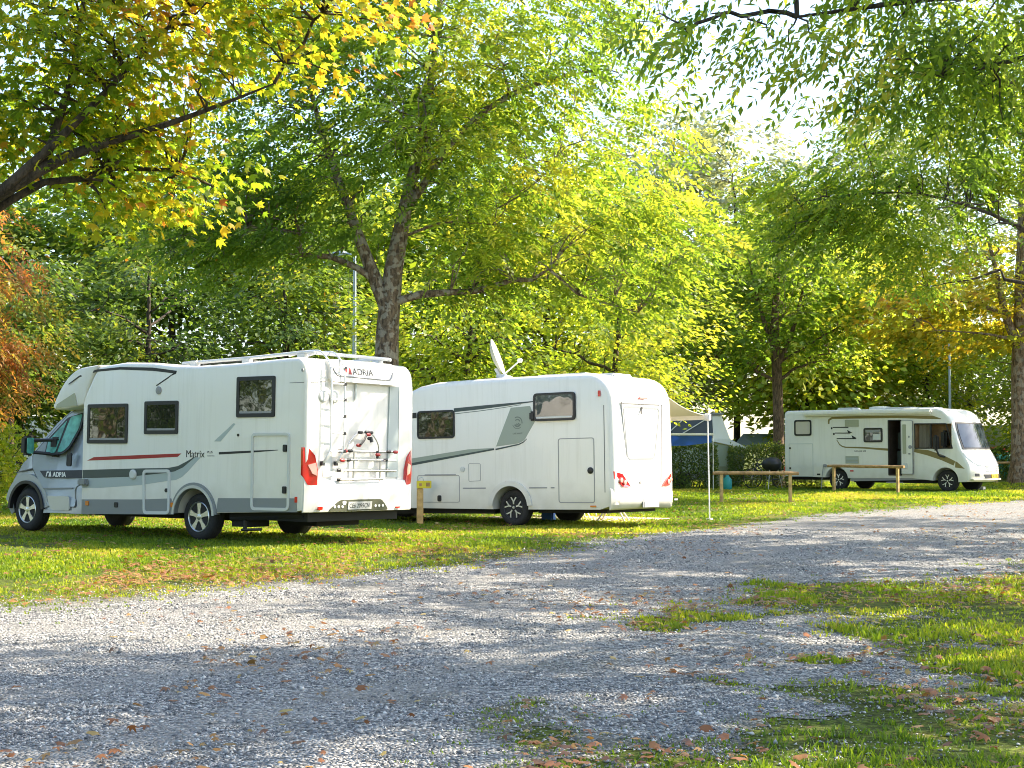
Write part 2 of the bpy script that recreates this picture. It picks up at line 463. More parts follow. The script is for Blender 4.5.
def gravel_material():
    m = bpy.data.materials.new('gravel'); m.use_nodes = True; nt = m.node_tree; L = nt.links; b = nt.nodes['Principled BSDF']
    tc = nt.nodes.new('ShaderNodeTexCoord')
    vo = nt.nodes.new('ShaderNodeTexVoronoi'); vo.inputs['Scale'].default_value = 46; vo.inputs['Randomness'].default_value = 1
    v2 = nt.nodes.new('ShaderNodeTexVoronoi'); v2.inputs['Scale'].default_value = 110
    n1 = nt.nodes.new('ShaderNodeTexNoise'); n1.inputs['Scale'].default_value = .8; n1.inputs['Detail'].default_value = 7; n1.inputs['Roughness'].default_value = .6
    mp = nt.nodes.new('ShaderNodeMapping'); mp.inputs['Scale'].default_value = (1, 1, .5)
    L.new(tc.outputs['Object'], mp.inputs[0])
    for n in (vo, v2, n1): L.new(mp.outputs[0], n.inputs['Vector'])
    sp = nt.nodes.new('ShaderNodeSeparateColor'); L.new(vo.outputs['Color'], sp.inputs[0])
    c1 = nt.nodes.new('ShaderNodeValToRGB'); e = c1.color_ramp.elements
    e[0].position = 0; e[0].color = (.075, .078, .082, 1); e[1].position = 1; e[1].color = (.56, .54, .50, 1); k = e.new(.55); k.color = (.24, .238, .235, 1)
    L.new(sp.outputs[0], c1.inputs[0])
    s2 = nt.nodes.new('ShaderNodeSeparateColor'); L.new(v2.outputs['Color'], s2.inputs[0])
    c3 = nt.nodes.new('ShaderNodeMapRange'); c3.inputs['To Min'].default_value = .7; c3.inputs['To Max'].default_value = 1.25; L.new(s2.outputs[1], c3.inputs['Value'])
    mx = nt.nodes.new('ShaderNodeMix'); mx.data_type = 'RGBA'; mx.blend_type = 'MULTIPLY'; mx.inputs['Factor'].default_value = 1
    L.new(c1.outputs[0], mx.inputs[6]); L.new(c3.outputs[0], mx.inputs[7])
    # packed earth and moss showing between the stones, in patches and towards the edges
    at = nt.nodes.new('ShaderNodeAttribute'); at.attribute_name = 'edge'
    ad = nt.nodes.new('ShaderNodeMath'); ad.operation = 'ADD'; L.new(n1.outputs['Fac'], ad.inputs[0]); L.new(at.outputs['Fac'], ad.inputs[1])
    mr = nt.nodes.new('ShaderNodeMapRange'); mr.inputs['From Min'].default_value = .54; mr.inputs['From Max'].default_value = .92; mr.inputs['To Max'].default_value = .85
    L.new(ad.outputs[0], mr.inputs['Value'])
    m2 = nt.nodes.new('ShaderNodeMix'); m2.data_type = 'RGBA'; L.new(mr.outputs[0], m2.inputs['Factor']); L.new(mx.outputs[2], m2.inputs[6]); m2.inputs[7].default_value = (.12, .11, .055, 1)
    # compacted wheel tracks: finer, dustier
    tk = nt.nodes.new('ShaderNodeAttribute'); tk.attribute_name = 'track'
    tm = nt.nodes.new('ShaderNodeMath'); tm.operation = 'MULTIPLY'; L.new(tk.outputs['Fac'], tm.inputs[0]); L.new(n1.outputs['Fac'], tm.inputs[1])
    m3 = nt.nodes.new('ShaderNodeMix'); m3.data_type = 'RGBA'; L.new(tm.outputs[0], m3.inputs['Factor']); L.new(m2.outputs[2], m3.inputs[6]); m3.inputs[7].default_value = (.30, .285, .26, 1)
    L.new(m3.outputs[2], b.inputs['Base Color']); b.inputs['Roughness'].default_value = .9; b.inputs['Specular IOR Level'].default_value = .25
    bp = nt.nodes.new('ShaderNodeBump'); bp.inputs['Strength'].default_value = 1; bp.inputs['Distance'].default_value = .03; bp.invert = True
    L.new(vo.outputs['Distance'], bp.inputs['Height']); L.new(bp.outputs[0], b.inputs['Normal'])
    return m

M['turf'] = ground_material(); M['gravel'] = gravel_material()
gx = grid_axis(-900, 900, -24, 30, .5); gy = grid_axis(-300, 1500, 3, 74, .5)
V, F = sheet(gx, gy)
ground = np_mesh('ground', V, F, M['turf'], smooth=True); tag(ground, 'grassy camping ground of lawn with worn patches', 'ground', kind='structure')

xs = np.arange(-14, 30, .1); ys = np.concatenate([np.arange(4.5, 26, .1), np.arange(26, 62, .2)])
X, Y = np.meshgrid(xs, ys); sd = gravel_sd(X, Y)
V, F = sheet(xs, ys, keep=(sd > -.02).ravel(), off=.004)
# pull boundary vertices onto the edge line so that it is not stepped
gxs = np.gradient(sd, xs, axis=1); gys = np.gradient(sd, ys, axis=0)
g2 = gxs ** 2 + gys ** 2 + 1e-3; band = (np.abs(sd) < .12)
mvx = np.clip(-sd * gxs / g2, -.06, .06) * band; mvy = np.clip(-sd * gys / g2, -.06, .06) * band
V[:, 0] += mvx.ravel(); V[:, 1] += mvy.ravel(); V[:, 2] = hgt(V[:, 0], V[:, 1]) + .004
used = np.unique(F); remap = -np.ones(len(V), int); remap[used] = np.arange(len(used))
edge = np.clip(.35 - sd.ravel() * .45, 0, .45)
dr = (np.interp(V[:, 0], EX, EY) - V[:, 1]) * .62 + .5 * (fbm(V[:, 0] * .3, V[:, 1] * .2, 2) - .5)
track = sum(np.exp(-((dr - c_) / .38) ** 2) for c_ in (1.5, 3.1, 4.4, 6.0))
gravel = np_mesh('gravel_road', V[used], remap[F], M['gravel'], attr={'edge': edge[used], 'track': track[used]}, smooth=True)
tag(gravel, 'wide pale gravel drive with mossy patches and fallen leaves', 'gravel drive', kind='structure')

# ------------------------------------------------------------------ vehicle helpers (vehicle frame: x forward from the rear axle, y left, z up)
def prism_y(poly, half, bev=0, seg=3, taper=None, pred=None):
    """side profile (x, z) extruded across the vehicle, long edges rounded; taper(x, z) -> half width"""
    bm = bmesh.new()
    w = lambda x, z: taper(x, z) if taper else half
    lo = [bm.verts.new((x, -w(x, z), z)) for x, z in poly]; hi = [bm.verts.new((x, w(x, z), z)) for x, z in poly]
    f1 = bm.faces.new(lo); f2 = bm.faces.new(hi); N = len(poly)
    for i in range(N): bm.faces.new((lo[i], lo[(i + 1) % N], hi[(i + 1) % N], hi[i]))
    bmesh.ops.recalc_face_normals(bm, faces=bm.faces)
    if bev:
        es = [e for f in (f1, f2) for e in f.edges if pred is None or pred((e.verts[0].co + e.verts[1].co) / 2)]
        bmesh.ops.bevel(bm, geom=es, offset=bev, segments=seg, affect='EDGES', profile=.5, clamp_overlap=True)
    if taper: bmesh.ops.triangulate(bm, faces=[f for f in bm.faces if len(f.verts) > 4])
    return bm

def cyl_y(x, z, r, y0, y1, seg=40):
    bm = bmesh.new(); add_lathe(bm, [(r, y0), (r, y1)], (x, 0, z), 'y', seg); return bm

def box_bm(lo, hi):
    return add_box(bmesh.new(), lo, hi)

def wheel(parent, x, yo, z, side, r=.345, style='five'):
    """yo: outer face; side +1 left, -1 right"""
    s = side
    bm = bmesh.new()
    k = r / .345
    prof = [(.205, -.02), (.222, -.004), (.262, .0), (.302, -.004), (.328, -.02), (.342, -.045), (.345, -.07), (.340, -.085), (.345, -.09), (.345, -.13), (.340, -.135), (.345, -.14), (.342, -.18), (.328, -.205), (.3, -.22), (.2, -.22)]
    add_lathe(bm, [(a * k, h * s) for a, h in prof], (x, yo, z), 'y', 44)
    w = obj('wheel', bm, M['rubber'], parent, 40)
    m1, m2 = (M['alloy'], M['alloy']) if style == 'five' else (M['alloyblack'], M['alloy'])
    bm = bmesh.new()
    add_lathe(bm, [(a * k, h * s) for a, h in [(.222, -.005), (.212, .003), (.203, -.004), (.196, -.05), (.19, -.10)]], (x, yo, z), 'y', 44, False)
    f = face_map('L', yo)
    def spoke(bm, a, pts, n0, n1):
        c, sn = math.cos(a), math.sin(a)
        add_slab(bm, [(x + k * (u * c - v * sn), z + k * (u * sn + v * c)) for u, v in pts], 'L', yo, n0 * s, n1 * s)
    if style == 'five':
        for i in range(5):
            a = math.pi / 2 + i * 2 * math.pi / 5
            spoke(bm, a, [(.03, -.03), (.10, -.026), (.205, -.045), (.205, .045), (.10, .026), (.03, .03)], -.05, -.008)
        add_lathe(bm, [(0, -.0), (.03 * k, -.002 * s), (.055 * k, -.012 * s), (.055 * k, -.05 * s)], (x, yo, z), 'y', 20)
        obj('rim', bm, M['alloy'], w, 35)
    else:
        obj('rim', bm, M['alloyblack'], w, 35)
        bm = bmesh.new()
        for i in range(5):
            a = math.pi / 2 + i * 2 * math.pi / 5
            spoke(bm, a, [(.06, -.012), (.11, -.016), (.20, -.075), (.205, -.05), (.125, .0), (.205, .05), (.20, .075), (.11, .016), (.06, .012)], -.04, -.006)
        add_lathe(bm, [(0, 0), (.022 * k, -.001 * s), (.03 * k, -.02 * s)], (x, yo, z), 'y', 16)
        obj('spokes', bm, M['alloy'], w, 35)
    bm = bmesh.new(); add_lathe(bm, [(0, -.062 * s), (.198 * k, -.064 * s), (.2 * k, -.12 * s)], (x, yo, z), 'y', 32)
    obj('brake_disc', bm, M['alloyblack'], w)
    return w

def rv_window(parent, poly, face, plane, glassm=None, t=.045, r=.05, n=.018, extra=None, frame=None):
    P = rpoly(poly, r)
    fr = obj('window', add_ring(bmesh.new(), P, rpoly(shrink(poly, t), r * .7), face, plane, -.004, n), frame or M['black'], parent, 30)
    slab('pane', rpoly(shrink(poly, t - .004), r * .7), face, plane, -.003, n - .008, glassm or M['glass'], fr)
    return fr

def outline(name, poly, r, t, face, plane, m, parent, n=.004, n0=-.002):
    return obj(name, add_ring(bmesh.new(), rpoly(poly, r), rpoly(shrink(poly, t), max(r - t, .005)), face, plane, n0, n), m, parent, 30)

def decal(name, poly, face, plane, m, parent, n=.0025):
    return slab(name, poly, face, plane, -.003, n, m, parent)

def stroke(name, pts, widths, face, plane, m, parent, n=.003):
    """flat stripe of changing width along a path on a side"""
    pts = [Vector(p) for p in pts]; N = len(pts); up, lo = [], []
    for i, p in enumerate(pts):
        t = (pts[min(i + 1, N - 1)] - pts[max(i - 1, 0)]).normalized(); nrm = Vector((-t.y, t.x)); w = widths[i] if isinstance(widths, (list, tuple)) else widths
        up.append(tuple(p + nrm * w / 2)); lo.append(tuple(p - nrm * w / 2))
    bm = bmesh.new(); f = face_map(face, plane)
    g = lambda q, k: bm.verts.new(f(q[0], q[1], k))
    U, Lw, U0, L0 = [g(q, n) for q in up], [g(q, n) for q in lo], [g(q, -.003) for q in up], [g(q, -.003) for q in lo]
    for i in range(N - 1):
        bm.faces.new((U[i], U[i + 1], Lw[i + 1], Lw[i])); bm.faces.new((U[i], U[i + 1], U0[i + 1], U0[i])); bm.faces.new((Lw[i], Lw[i + 1], L0[i + 1], L0[i]))
    bm.faces.new((U[0], Lw[0], L0[0], U0[0])); bm.faces.new((U[-1], Lw[-1], L0[-1], U0[-1]))
    return obj(name, bm, m, parent, 0)

def arc(cx, cz, r, a0, a1, n=20):
    return [(cx + r * math.cos(R(a0 + (a1 - a0) * i / n)), cz + r * math.sin(R(a0 + (a1 - a0) * i / n))) for i in range(n + 1)]

def loft_cab(prof, bulge_p=2.6, n=17, bev=0):
    """prof: (x at the side, z, half width, how far the middle stands forward)"""
    bm = bmesh.new(); ts = [math.sin(math.pi / 2 * (-1 + 2 * i / (n - 1))) for i in range(n)]
    rows = [[bm.verts.new((x + b * (1 - abs(t) ** bulge_p), t * w, z)) for t in ts] for x, z, w, b in prof]
    N = len(prof)
    for i in range(N):
        A, B = rows[i], rows[(i + 1) % N]
        for k in range(n - 1): bm.faces.new((A[k], A[k + 1], B[k + 1], B[k]))
    for k in (0, -1):
        f = bm.faces.new([r_[k] for r_ in rows]); bmesh.ops.triangulate(bm, faces=[f])
    bmesh.ops.recalc_face_normals(bm, faces=bm.faces)
    return bm

def squeeze_back(v, x0, k):
    for o in v.children_recursive:
        if o.type == 'MESH' and not o.get('sq'):
            for q in o.data.vertices:
                if q.co.x < x0: q.co.x = x0 + (q.co.x - x0) * k

def place_van(i, name, label):
    v_ = VANS[i]
    return thing(name, label, 'motorhome', (*v_['loc'], v_['z']), v_['rot'], 'motorhomes parked on the grass')

# ------------------------------------------------------------------ motorhome with the silver cab
def van_silver():
    v = place_van(1, 'motorhome', 'white motorhome with silver cab, red side stripe and empty bicycle rack on its back')
    S = 1.15
    body_poly = [(2.47, .33), (2.47, 2.02), (2.41, 2.26), (2.28, 2.46), (2.16, 2.60), (1.56, 2.645), (.9, 2.62), (.41, 2.565), (-.06, 2.545), (-.9, 2.56), (-1.85, 2.60), (-2.12, 2.605)]
    body_poly += [(-2.12 + .26 * math.cos(R(a)), 2.345 + .26 * math.sin(R(a))) for a in (100, 115, 130, 145, 160, 172)]
    body_poly += [(-2.40, 2.2), (-2.40, 1.4), (-2.38, .95), (-2.34, .50), (-2.0, .47), (-.6, .42)]
    bm = prism_y(body_poly, S, .085, 4, pred=lambda c: c.z > .6 and not (c.x > 2.3 and c.z < 2.3))
    body = obj('body', bm, M['white'], v, 40)
    cut(body, [cyl_y(-.07, .36, .41, .55, 1.4), cyl_y(-.07, .36, .41, -1.4, -.55), box_bm((-2.6, -.80, .92), (-2.33, .80, 2.27))])
    # lower grey skirt panels
    sk = [(2.46, .32), (2.46, .545), (1.05, .575), (.42, .605), (.36, .50), (.38, .40), (.39, .37)]
    slab('skirt', sk, 'L', S, -.03, .008, M['skirt'], v)
    slab('skirt', [(-.545, .425), (-.575, .63), (-2.17, .66), (-2.19, .47), (-1.2, .445)], 'L', S, -.03, .008, M['skirt'], v)
    # bands along the lower side: slate above, pale grey below, sweeping up towards the back
    decal('slate_band', [(2.46, 1.0), (1.04, 1.04), (.50, 1.05), (.29, 1.08), (.10, 1.15), (-.04, 1.21), (-.07, 1.21), (.18, 1.06), (.36, 1.0), (.55, .975), (1.41, .905), (2.46, .87)], 'L', S, M['darkgreen'], v)
    decal('pale_band', [(2.46, .868), (1.41, .903), (.55, .973), (.36, .998), (.18, 1.058), (-.072, 1.208), (-.19, 1.21), (.08, 1.0), (.20, .92), (.33, .875), (.46, .865), (1.1, .79), (2.04, .73), (2.46, .72)], 'L', S, M['palegrey'], v)
    decal('red_stripe', [(2.36, 1.145), (2.2, 1.2), (1.2, 1.235), (.22, 1.265), (.30, 1.215), (1.2, 1.18)], 'L', S, M['red'], v)
    stroke('black_line', [(-.57, 1.27), (-1.2, 1.295), (-1.75, 1.32)], [.035, .03, .008], 'L', S, M['black'], v)
    decal('grey_slash', [(-.46, 1.44), (-.60, 1.44), (-.90, 1.69), (-.86, 1.70)], 'L', S, M['palegrey'], v)
    stroke('roof_stripe', [(2.86, 2.34), (2.6, 2.455), (2.18, 2.535), (1.63, 2.555), (.89, 2.52), (.36, 2.46), (.55, 2.38), (.8, 2.27)], [.012, .025, .035, .04, .05, .045, .02, .018], 'L', S, M['black'], v)
    # windows
    for a0, a1, b0, b1 in ((2.36, 1.42, 1.41, 2.015), (1.04, .30, 1.55, 2.04), (-.92, -1.68, 1.78, 2.355)):
        w = rv_window(v, [(a1, b0), (a0, b0), (a0, b1), (a1, b1)], 'L', S, r=.03, t=.055)
        slab('blind_rail', [(a1 + .06, b0 + .055), (a0 - .06, b0 + .055), (a0 - .06, b0 + .085), (a1 + .06, b0 + .085)], 'L', S, .008, .014, M['inkgrey'], w)
    # locker doors: the small hatch and the garage door, with white rounded frames
    outline('hatch_frame', [(.435, .37), (1.02, .355), (1.05, 1.02), (.44, 1.03)], .08, .045, 'L', S, M['offwhite'], v, .022)
    outline('garage_door_frame', [(-1.99, .485), (-1.245, .475), (-1.235, 1.56), (-1.985, 1.56)], .08, .04, 'L', S, M['offwhite'], v, .022)
    for b in (1.345, .77):
        bm = bmesh.new(); add_slab(bm, rect(-1.925, b - .05, -1.865, b + .05, .02), 'L', S, -.002, .03); h = obj('door_handle', bm, M['black'], v)
    bm = bmesh.new(); add_lathe(bm, [(.03, 0), (.03, .02), (0, .022)], (.52, S, .72), 'y', 14); obj('hatch_lock', bm, M['black'], v)
    bm = bmesh.new(); add_lathe(bm, [(.075, -.01), (.075, .02), (.055, .035), (0, .035)], (1.27, S, .945), 'y', 24); obj('water_cap', bm, M['offwhite'], v)
    bm = bmesh.new(); add_lathe(bm, [(.06, -.01), (.06, .012), (.03, .02), (0, .02)], (.74, S, 2.2), 'y', 20); obj('vent_cap', bm, M['inkgrey'], v)
    bm = bmesh.new(); add_lathe(bm, [(.02, -.01), (.02, .012), (0, .012)], (-.96, S, 1.53), 'y', 14); obj('side_lock', bm, M['black'], v)
    slab('drain_outlet', rect(1.60, .44, 1.68, .52, .02), 'L', S, .0, .02, M['black'], v)
    for x, z in ((.375, .51), (2.32, .49)): slab('side_marker', rect(x - .035, z - .035, x + .035, z + .035, .015), 'L', S, -.0, .024, M['amber'], v)
    slab('side_reflector', rect(-2.19, .60, -2.13, .68, .01), 'L', S, -.0, .014, M['redlens'], v)
    # wheel arch trims
    ao = arc(-.07, .36, .485, 4, 176); ai = arc(-.07, .36, .40, 4, 176)
    slab('wheel_arch', ao + ai[::-1], 'L', S, -.05, .02, M['skirt'], v)
    bo = arc(-.07, .36, .445, 2, 178); bi = arc(-.07, .36, .405, 2, 178)
    slab('arch_lip', bo + bi[::-1], 'L', S, .015, .034, M['silver2'], v)
    text('model_name', 'Matrix', .15, 'L', S, .125, 1.21, .001, M['ink'], v)
    text('model_name', 'PLUS', .05, 'L', S, -.33, 1.27, .001, M['ink'], v)
    text('model_name', 'comfort line', .03, 'L', S, -.33, 1.225, .001, M['inkgrey'], v)
    # moulded cap over the cab
    cap = rpoly([(2.46, 2.02), (2.40, 2.265), (2.27, 2.465), (2.15, 2.625), (2.64, 2.585), (2.95, 2.44), (3.19, 2.225), (3.37, 2.0), (3.30, 1.945), (3.0, 1.95), (2.6, 1.99)], [0, .2, .2, 0, .25, .2, .2, .05, .04, 0, 0], 4)
    bm = prism_y(cap, S, .06, 3, taper=lambda x, z: S + .006 - max(0, x - 2.5) ** 1.7 * .13)
    obj('cab_roof_cap', bm, M['white2'], v, 45)
    tp = lambda x: S + .006 - max(0, x - 2.5) ** 1.7 * .13
    bm = bmesh.new()
    q = [(2.62, 2.00), (2.70, 2.20), (3.20, 2.035), (3.25, 1.97)]
    lo = [bm.verts.new((x, tp(x) - .05, z)) for x, z in q]; hi = [bm.verts.new((x, tp(x) + .012, z)) for x, z in q]
    bm.faces.new(lo); bm.faces.new(hi)
    for i in range(4): bm.faces.new((lo[i], lo[(i + 1) % 4], hi[(i + 1) % 4], hi[i]))
    obj('cap_side_panel', bm, M['khaki'], v)
    # cab
    prof = [(2.5, .31, 1.0, 0), (3.45, .31, 1.0, 0), (4.3, .27, .97, .12), (4.50, .30, .96, .42), (4.52, .62, .97, .40), (4.44, .82, .97, .38), (4.24, 1.10, .94, .36), (4.06, 1.22, .92, .32), (3.84, 1.46, .88, .26), (3.53, 1.74, .83, .22), (3.26, 1.93, .78, .18), (2.85, 2.01, .76, .1), (2.5, 2.02, .76, 0), (2.5, 1.2, 1.0, 0)]
    cab = obj('cab', loft_cab(prof), M['silver'], v, 40)
    cut(cab, [cyl_y(4.035, .36, .42, .55, 1.3), cyl_y(4.035, .36, .42, -1.3, -.55)])
    # the side of the cab leans in above the belt line
    def lean(x, z):
        return 1.0 - max(0, z - 1.2) * .28 - max(0, x - 3.9) * .1
    def cabslab(name, poly, m, n0, n1, parent=v, sm=30):
        bm = bmesh.new()
        lo = [bm.verts.new((x, lean(x, z) + n0, z)) for x, z in poly]; hi = [bm.verts.new((x, lean(x, z) + n1, z)) for x, z in poly]
        f = [bm.faces.new(lo), bm.faces.new(hi)]
        for i in range(len(poly)): bm.faces.new((lo[i], lo[(i + 1) % len(poly)], hi[(i + 1) % len(poly)], hi[i]))
        bmesh.ops.triangulate(bm, faces=f)
        return obj(name, bm, m, parent, sm)
    cabslab('door_gap', rpoly([(2.785, .405), (3.51, .405), (3.635, .69), (3.897, .99), (3.917, 1.235), (3.63, 1.535), (3.29, 1.875), (3.105, 1.965), (2.785, 1.985)], .05), M['gap'], -.12, .0135, v)
    cabslab('bonnet_gap', [(3.92, 1.0), (4.42, .93), (4.42, .945), (3.92, 1.015)], M['gap'], -.05, .006, v)
    door = cabslab('cab_door', rpoly([(2.80, .42), (3.50, .42), (3.62, .70), (3.88, 1.0), (3.90, 1.22), (3.62, 1.52), (3.28, 1.86), (3.10, 1.95), (2.80, 1.97)], .05), M['silver'], -.12, .018)
    cabslab('door_glass', rpoly([(2.86, 1.66), (3.02, 1.33), (3.16, 1.245), (3.60, 1.22), (3.62, 1.48), (3.25, 1.83), (2.86, 1.915)], .05), M['black'], .0, .024, door)
    cabslab('thermal_mat', rpoly([(2.90, 1.66), (3.04, 1.37), (3.16, 1.285), (3.29, 1.27), (3.17, 1.84), (2.90, 1.885)], .04), M['teal'], .01, .029, door)
    cabslab('thermal_mat', rpoly([(3.34, 1.27), (3.575, 1.25), (3.585, 1.46), (3.24, 1.79)], .03), M['teal'], .01, .029, door)
    cabslab('door_handle', rect(2.91, 1.05, 3.02, 1.26, .04), M['black'], .01, .035, door)
    cabslab('door_line', [(2.88, .70), (3.6, .68), (3.61, .70), (2.88, .72)], M['skirt'], .01, .022, door)
    cabslab('step_panel', rpoly([(2.92, .36), (3.40, .36), (3.50, .58), (2.94, .58)], .05), M['silver2'], .0, .026, v)
    band = cabslab('name_band', [(2.52, .87), (2.52, 1.0), (3.70, .975), (3.58, .87)], M['navy'], .0, .024)
    t = text('lettering', 'ADRIA', .105, 'L', 1.0, 3.36, .885, .0, M['whiteletter'], v, sx=1.05, bold=.004)
    for q in t.data.vertices: q.co.y += .024
    bm = bmesh.new(); add_slab(bm, [(3.54, .885), (3.51, .965), (3.46, .965), (3.47, .94), (3.50, .94), (3.515, .885)], 'L', 1.0, .02, .027); add_slab(bm, [(3.47, .885), (3.44, .965), (3.415, .965), (3.40, .885)], 'L', 1.0, .02, .027)
    obj('badge', bm, M['whiteletter'], v)
    outline('charging_flap', [(2.60, .37), (2.42, .37), (2.42, .86), (2.60, .86)], .04, .018, 'L', 1.005, M['silver2'], v, .02)
    bm = bmesh.new(); add_box(bm, (2.30, 1.12, .76), (2.50, 1.23, .86), .02); add_tube(bm, bend([(2.42, 1.18, .78), (2.60, 1.17, .74), (2.62, 1.15, .55)], .08), .012, 6)
    obj('power_inlet', bm, M['skirt'], v)
    # fender and arch
    slab('fender', arc(4.035, .36, .56, 15, 175) + arc(4.035, .36, .42, 5, 178)[::-1], 'L', .985, -.12, .03, M['silver'], v)
    slab('front_arch', arc(4.035, .36, .455, 0, 180) + arc(4.035, .36, .405, 0, 180)[::-1], 'L', .99, -.1, .05, M['black'], v)
    # windscreen and grille sit on the loft surface
    wp = [(4.0, 1.30, .84, .30), (3.84, 1.46, .82, .275), (3.53, 1.74, .77, .235), (3.30, 1.90, .72, .2), (3.24, 1.86, .72, .15), (3.5, 1.68, .77, .18), (3.82, 1.4, .82, .2), (3.95, 1.26, .84, .24)]
    obj('windscreen', loft_cab(wp), M['windscreen'], v, 40)
    obj('bumper', loft_cab([(4.46, .26, .98, .46), (4.52, .34, .985, .44), (4.54, .58, .985, .42), (4.47, .60, .97, .38), (4.4, .3, .97, .3)]), M['skirt'], v, 40)
    bm = bmesh.new(); add_box(bm, (3.64, 1.17, 1.22), (3.80, 1.34, 1.53), .04); mr = obj('mirror', bm, M['black'], v)
    bm = bmesh.new(); add_slab(bm, rect(1.19, 1.25, 1.32, 1.50, .03), 'B', 3.64, -.002, .006); obj('mirror_glass', bm, M['teal'], mr)
    bm = bmesh.new(); add_tube(bm, [(3.66, 1.19, 1.46), (3.42, .93, 1.47)], .028, 8); add_tube(bm, [(3.66, 1.19, 1.27), (3.42, .96, 1.24)], .028, 8); add_box(bm, (3.32, .87, 1.2), (3.52, .985, 1.52), .03)
    obj('mirror_arm', bm, M['black'], mr)
    bm = bmesh.new(); add_box(bm, (3.64, -1.34, 1.22), (3.80, -1.17, 1.53), .04); add_tube(bm, [(3.66, -1.19, 1.40), (3.42, -.93, 1.42)], .03, 8); obj('mirror', bm, M['black'], v)
    # running gear
    for x, yo in ((-.07, 1.06), (4.035, 1.0)):
        wheel(v, x, yo, .345, 1); wheel(v, x, -yo, .345, -1)
    bm = bmesh.new(); add_box(bm, (-2.2, -.95, .33), (-.6, .95, .5)); add_box(bm, (.5, -.9, .30), (3.5, .9, .42)); add_box(bm, (-.62, .5, .22), (-.95, .92, .42)); add_box(bm, (-.1, -.9, .28), (.05, .9, .42))
    add_box(bm, (-1.7, -.6, .24), (-1.1, .3, .4)); obj('chassis', bm, M['under'], v)
    bm = bmesh.new(); add_tube(bm, [(-.62, .93, .33), (-2.1, .93, .40)], .035, 8); add_tube(bm, [(-.9, .93, .34), (-.9, .93, .18)], .03, 8); add_tube(bm, [(-.85, .95, .18), (-1.25, .95, .20)], .02, 6)
    obj('tow_frame', bm, M['black'], v)
    # ---- back
    B = -2.40
    bm = bmesh.new()                                             # moulded upper cap with the name
    P = rpoly([(.74, 2.285), (.70, 2.60), (-.66, 2.60), (-.74, 2.285)], .06)
    f = lambda a, b: B - .085 + (b - 2.285) * .30
    lo = [bm.verts.new((f(a, b), a, b)) for a, b in P]; hi = [bm.verts.new((-2.25, a, b)) for a, b in P]
    bm.faces.new(lo); bm.faces.new(hi)
    for i in range(len(P)): bm.faces.new((lo[i], lo[(i + 1) % len(P)], hi[(i + 1) % len(P)], hi[i]))
    capb = obj('rear_cap', bm, M['white2'], v, 40)
    t = text('lettering', 'ADRIA', .13, 'B', B, .26, 2.40, .0, M['ink'], v, sx=1.15)
    for q in t.data.vertices: q.co.x = f(0, q.co.z) - .003 - (q.co.x - B) * -.5
    bm = bmesh.new()
    for po in ([(.44, 2.40), (.40, 2.49), (.36, 2.49), (.375, 2.44), (.41, 2.40)], [(.35, 2.40), (.33, 2.49), (.30, 2.49), (.28, 2.40)]):
        lo = [bm.verts.new((f(a, b) - .004, a, b)) for a, b in po]; bm.faces.new(lo)
    r_ = bmesh.ops.extrude_face_region(bm, geom=bm.faces[:]); bmesh.ops.translate(bm, verts=[e for e in r_['geom'] if isinstance(e, bmesh.types.BMVert)], vec=(.01, 0, 0))
    obj('badge', bm, M['red'], v)
    bm = bmesh.new(); add_tube(bm, bend([(f(0, 2.47) - .006, .66, 2.47), (f(0, 2.37) - .006, .60, 2.37), (f(0, 2.36) - .006, -.40, 2.355), (f(0, 2.37) - .006, -.55, 2.36), (f(0, 2.47) - .006, -.62, 2.47)], .05), .011, 6); obj('cap_trim', bm, M['inkgrey'], v)
    bm = bmesh.new()                                             # recessed centre panel
    add_box(bm, (-2.36, -.80, .92), (-2.30, .80, 2.27)); obj('rear_panel', bm, M['white2'], v)
    bm = bmesh.new(); add_slab(bm, [(-.56, .95), (-.80, .95), (-.80, 2.27), (-.60, 2.27)], 'B', -2.36, .0, .03); obj('panel_column', bm, M['palegrey'], v)
    bm = bmesh.new(); add_slab(bm, [(.60, .95), (.80, .95), (.80, 2.27), (.72, 2.27)], 'B', -2.36, .0, .03); obj('panel_column', bm, M['offwhite'], v)
    bm = bmesh.new(); add_slab(bm, rect(.13, 2.05, .16, 2.28), 'B', -2.38, 0, .02); obj('wiper', bm, M['palegrey'], v)
    for y in (.83, .60):
        bm = bmesh.new(); add_lathe(bm, [(.085, .04), (.085, -.02), (.07, -.035), (0, -.04)], (-2.40, y, 2.07), 'x', 20); obj('rear_lamp', bm, M['offwhite'], v)
    # bumper: bulging white moulding with a dark recess that holds the plate
    bm = bmesh.new()
    sec = [(-2.30, .93), (-2.47, .90), (-2.52, .82), (-2.50, .66), (-2.46, .47), (-2.30, .46)]
    ys = [1.14, 1.12, 1.05, .9, .5, 0, -.5, -.9, -1.05, -1.12, -1.14]; rows = []
    for y in ys:
        k = 1 - (abs(y) / 1.14) ** 5 * .75
        rows.append([bm.verts.new((-2.30 + (x + 2.30) * k, y, z)) for x, z in sec])
    for A_, B_ in zip(rows, rows[1:]):
        for i in range(len(sec)): bm.faces.new((A_[i], A_[(i + 1) % len(sec)], B_[(i + 1) % len(sec)], B_[i]))
    bm.faces.new(rows[0]); bm.faces.new(rows[-1])
    bmp = obj('rear_bumper', bm, M['white2'], v, 50)
    fx = lambda z: -2.50 if z > .66 else -2.46 - (z - .47) / .19 * .04
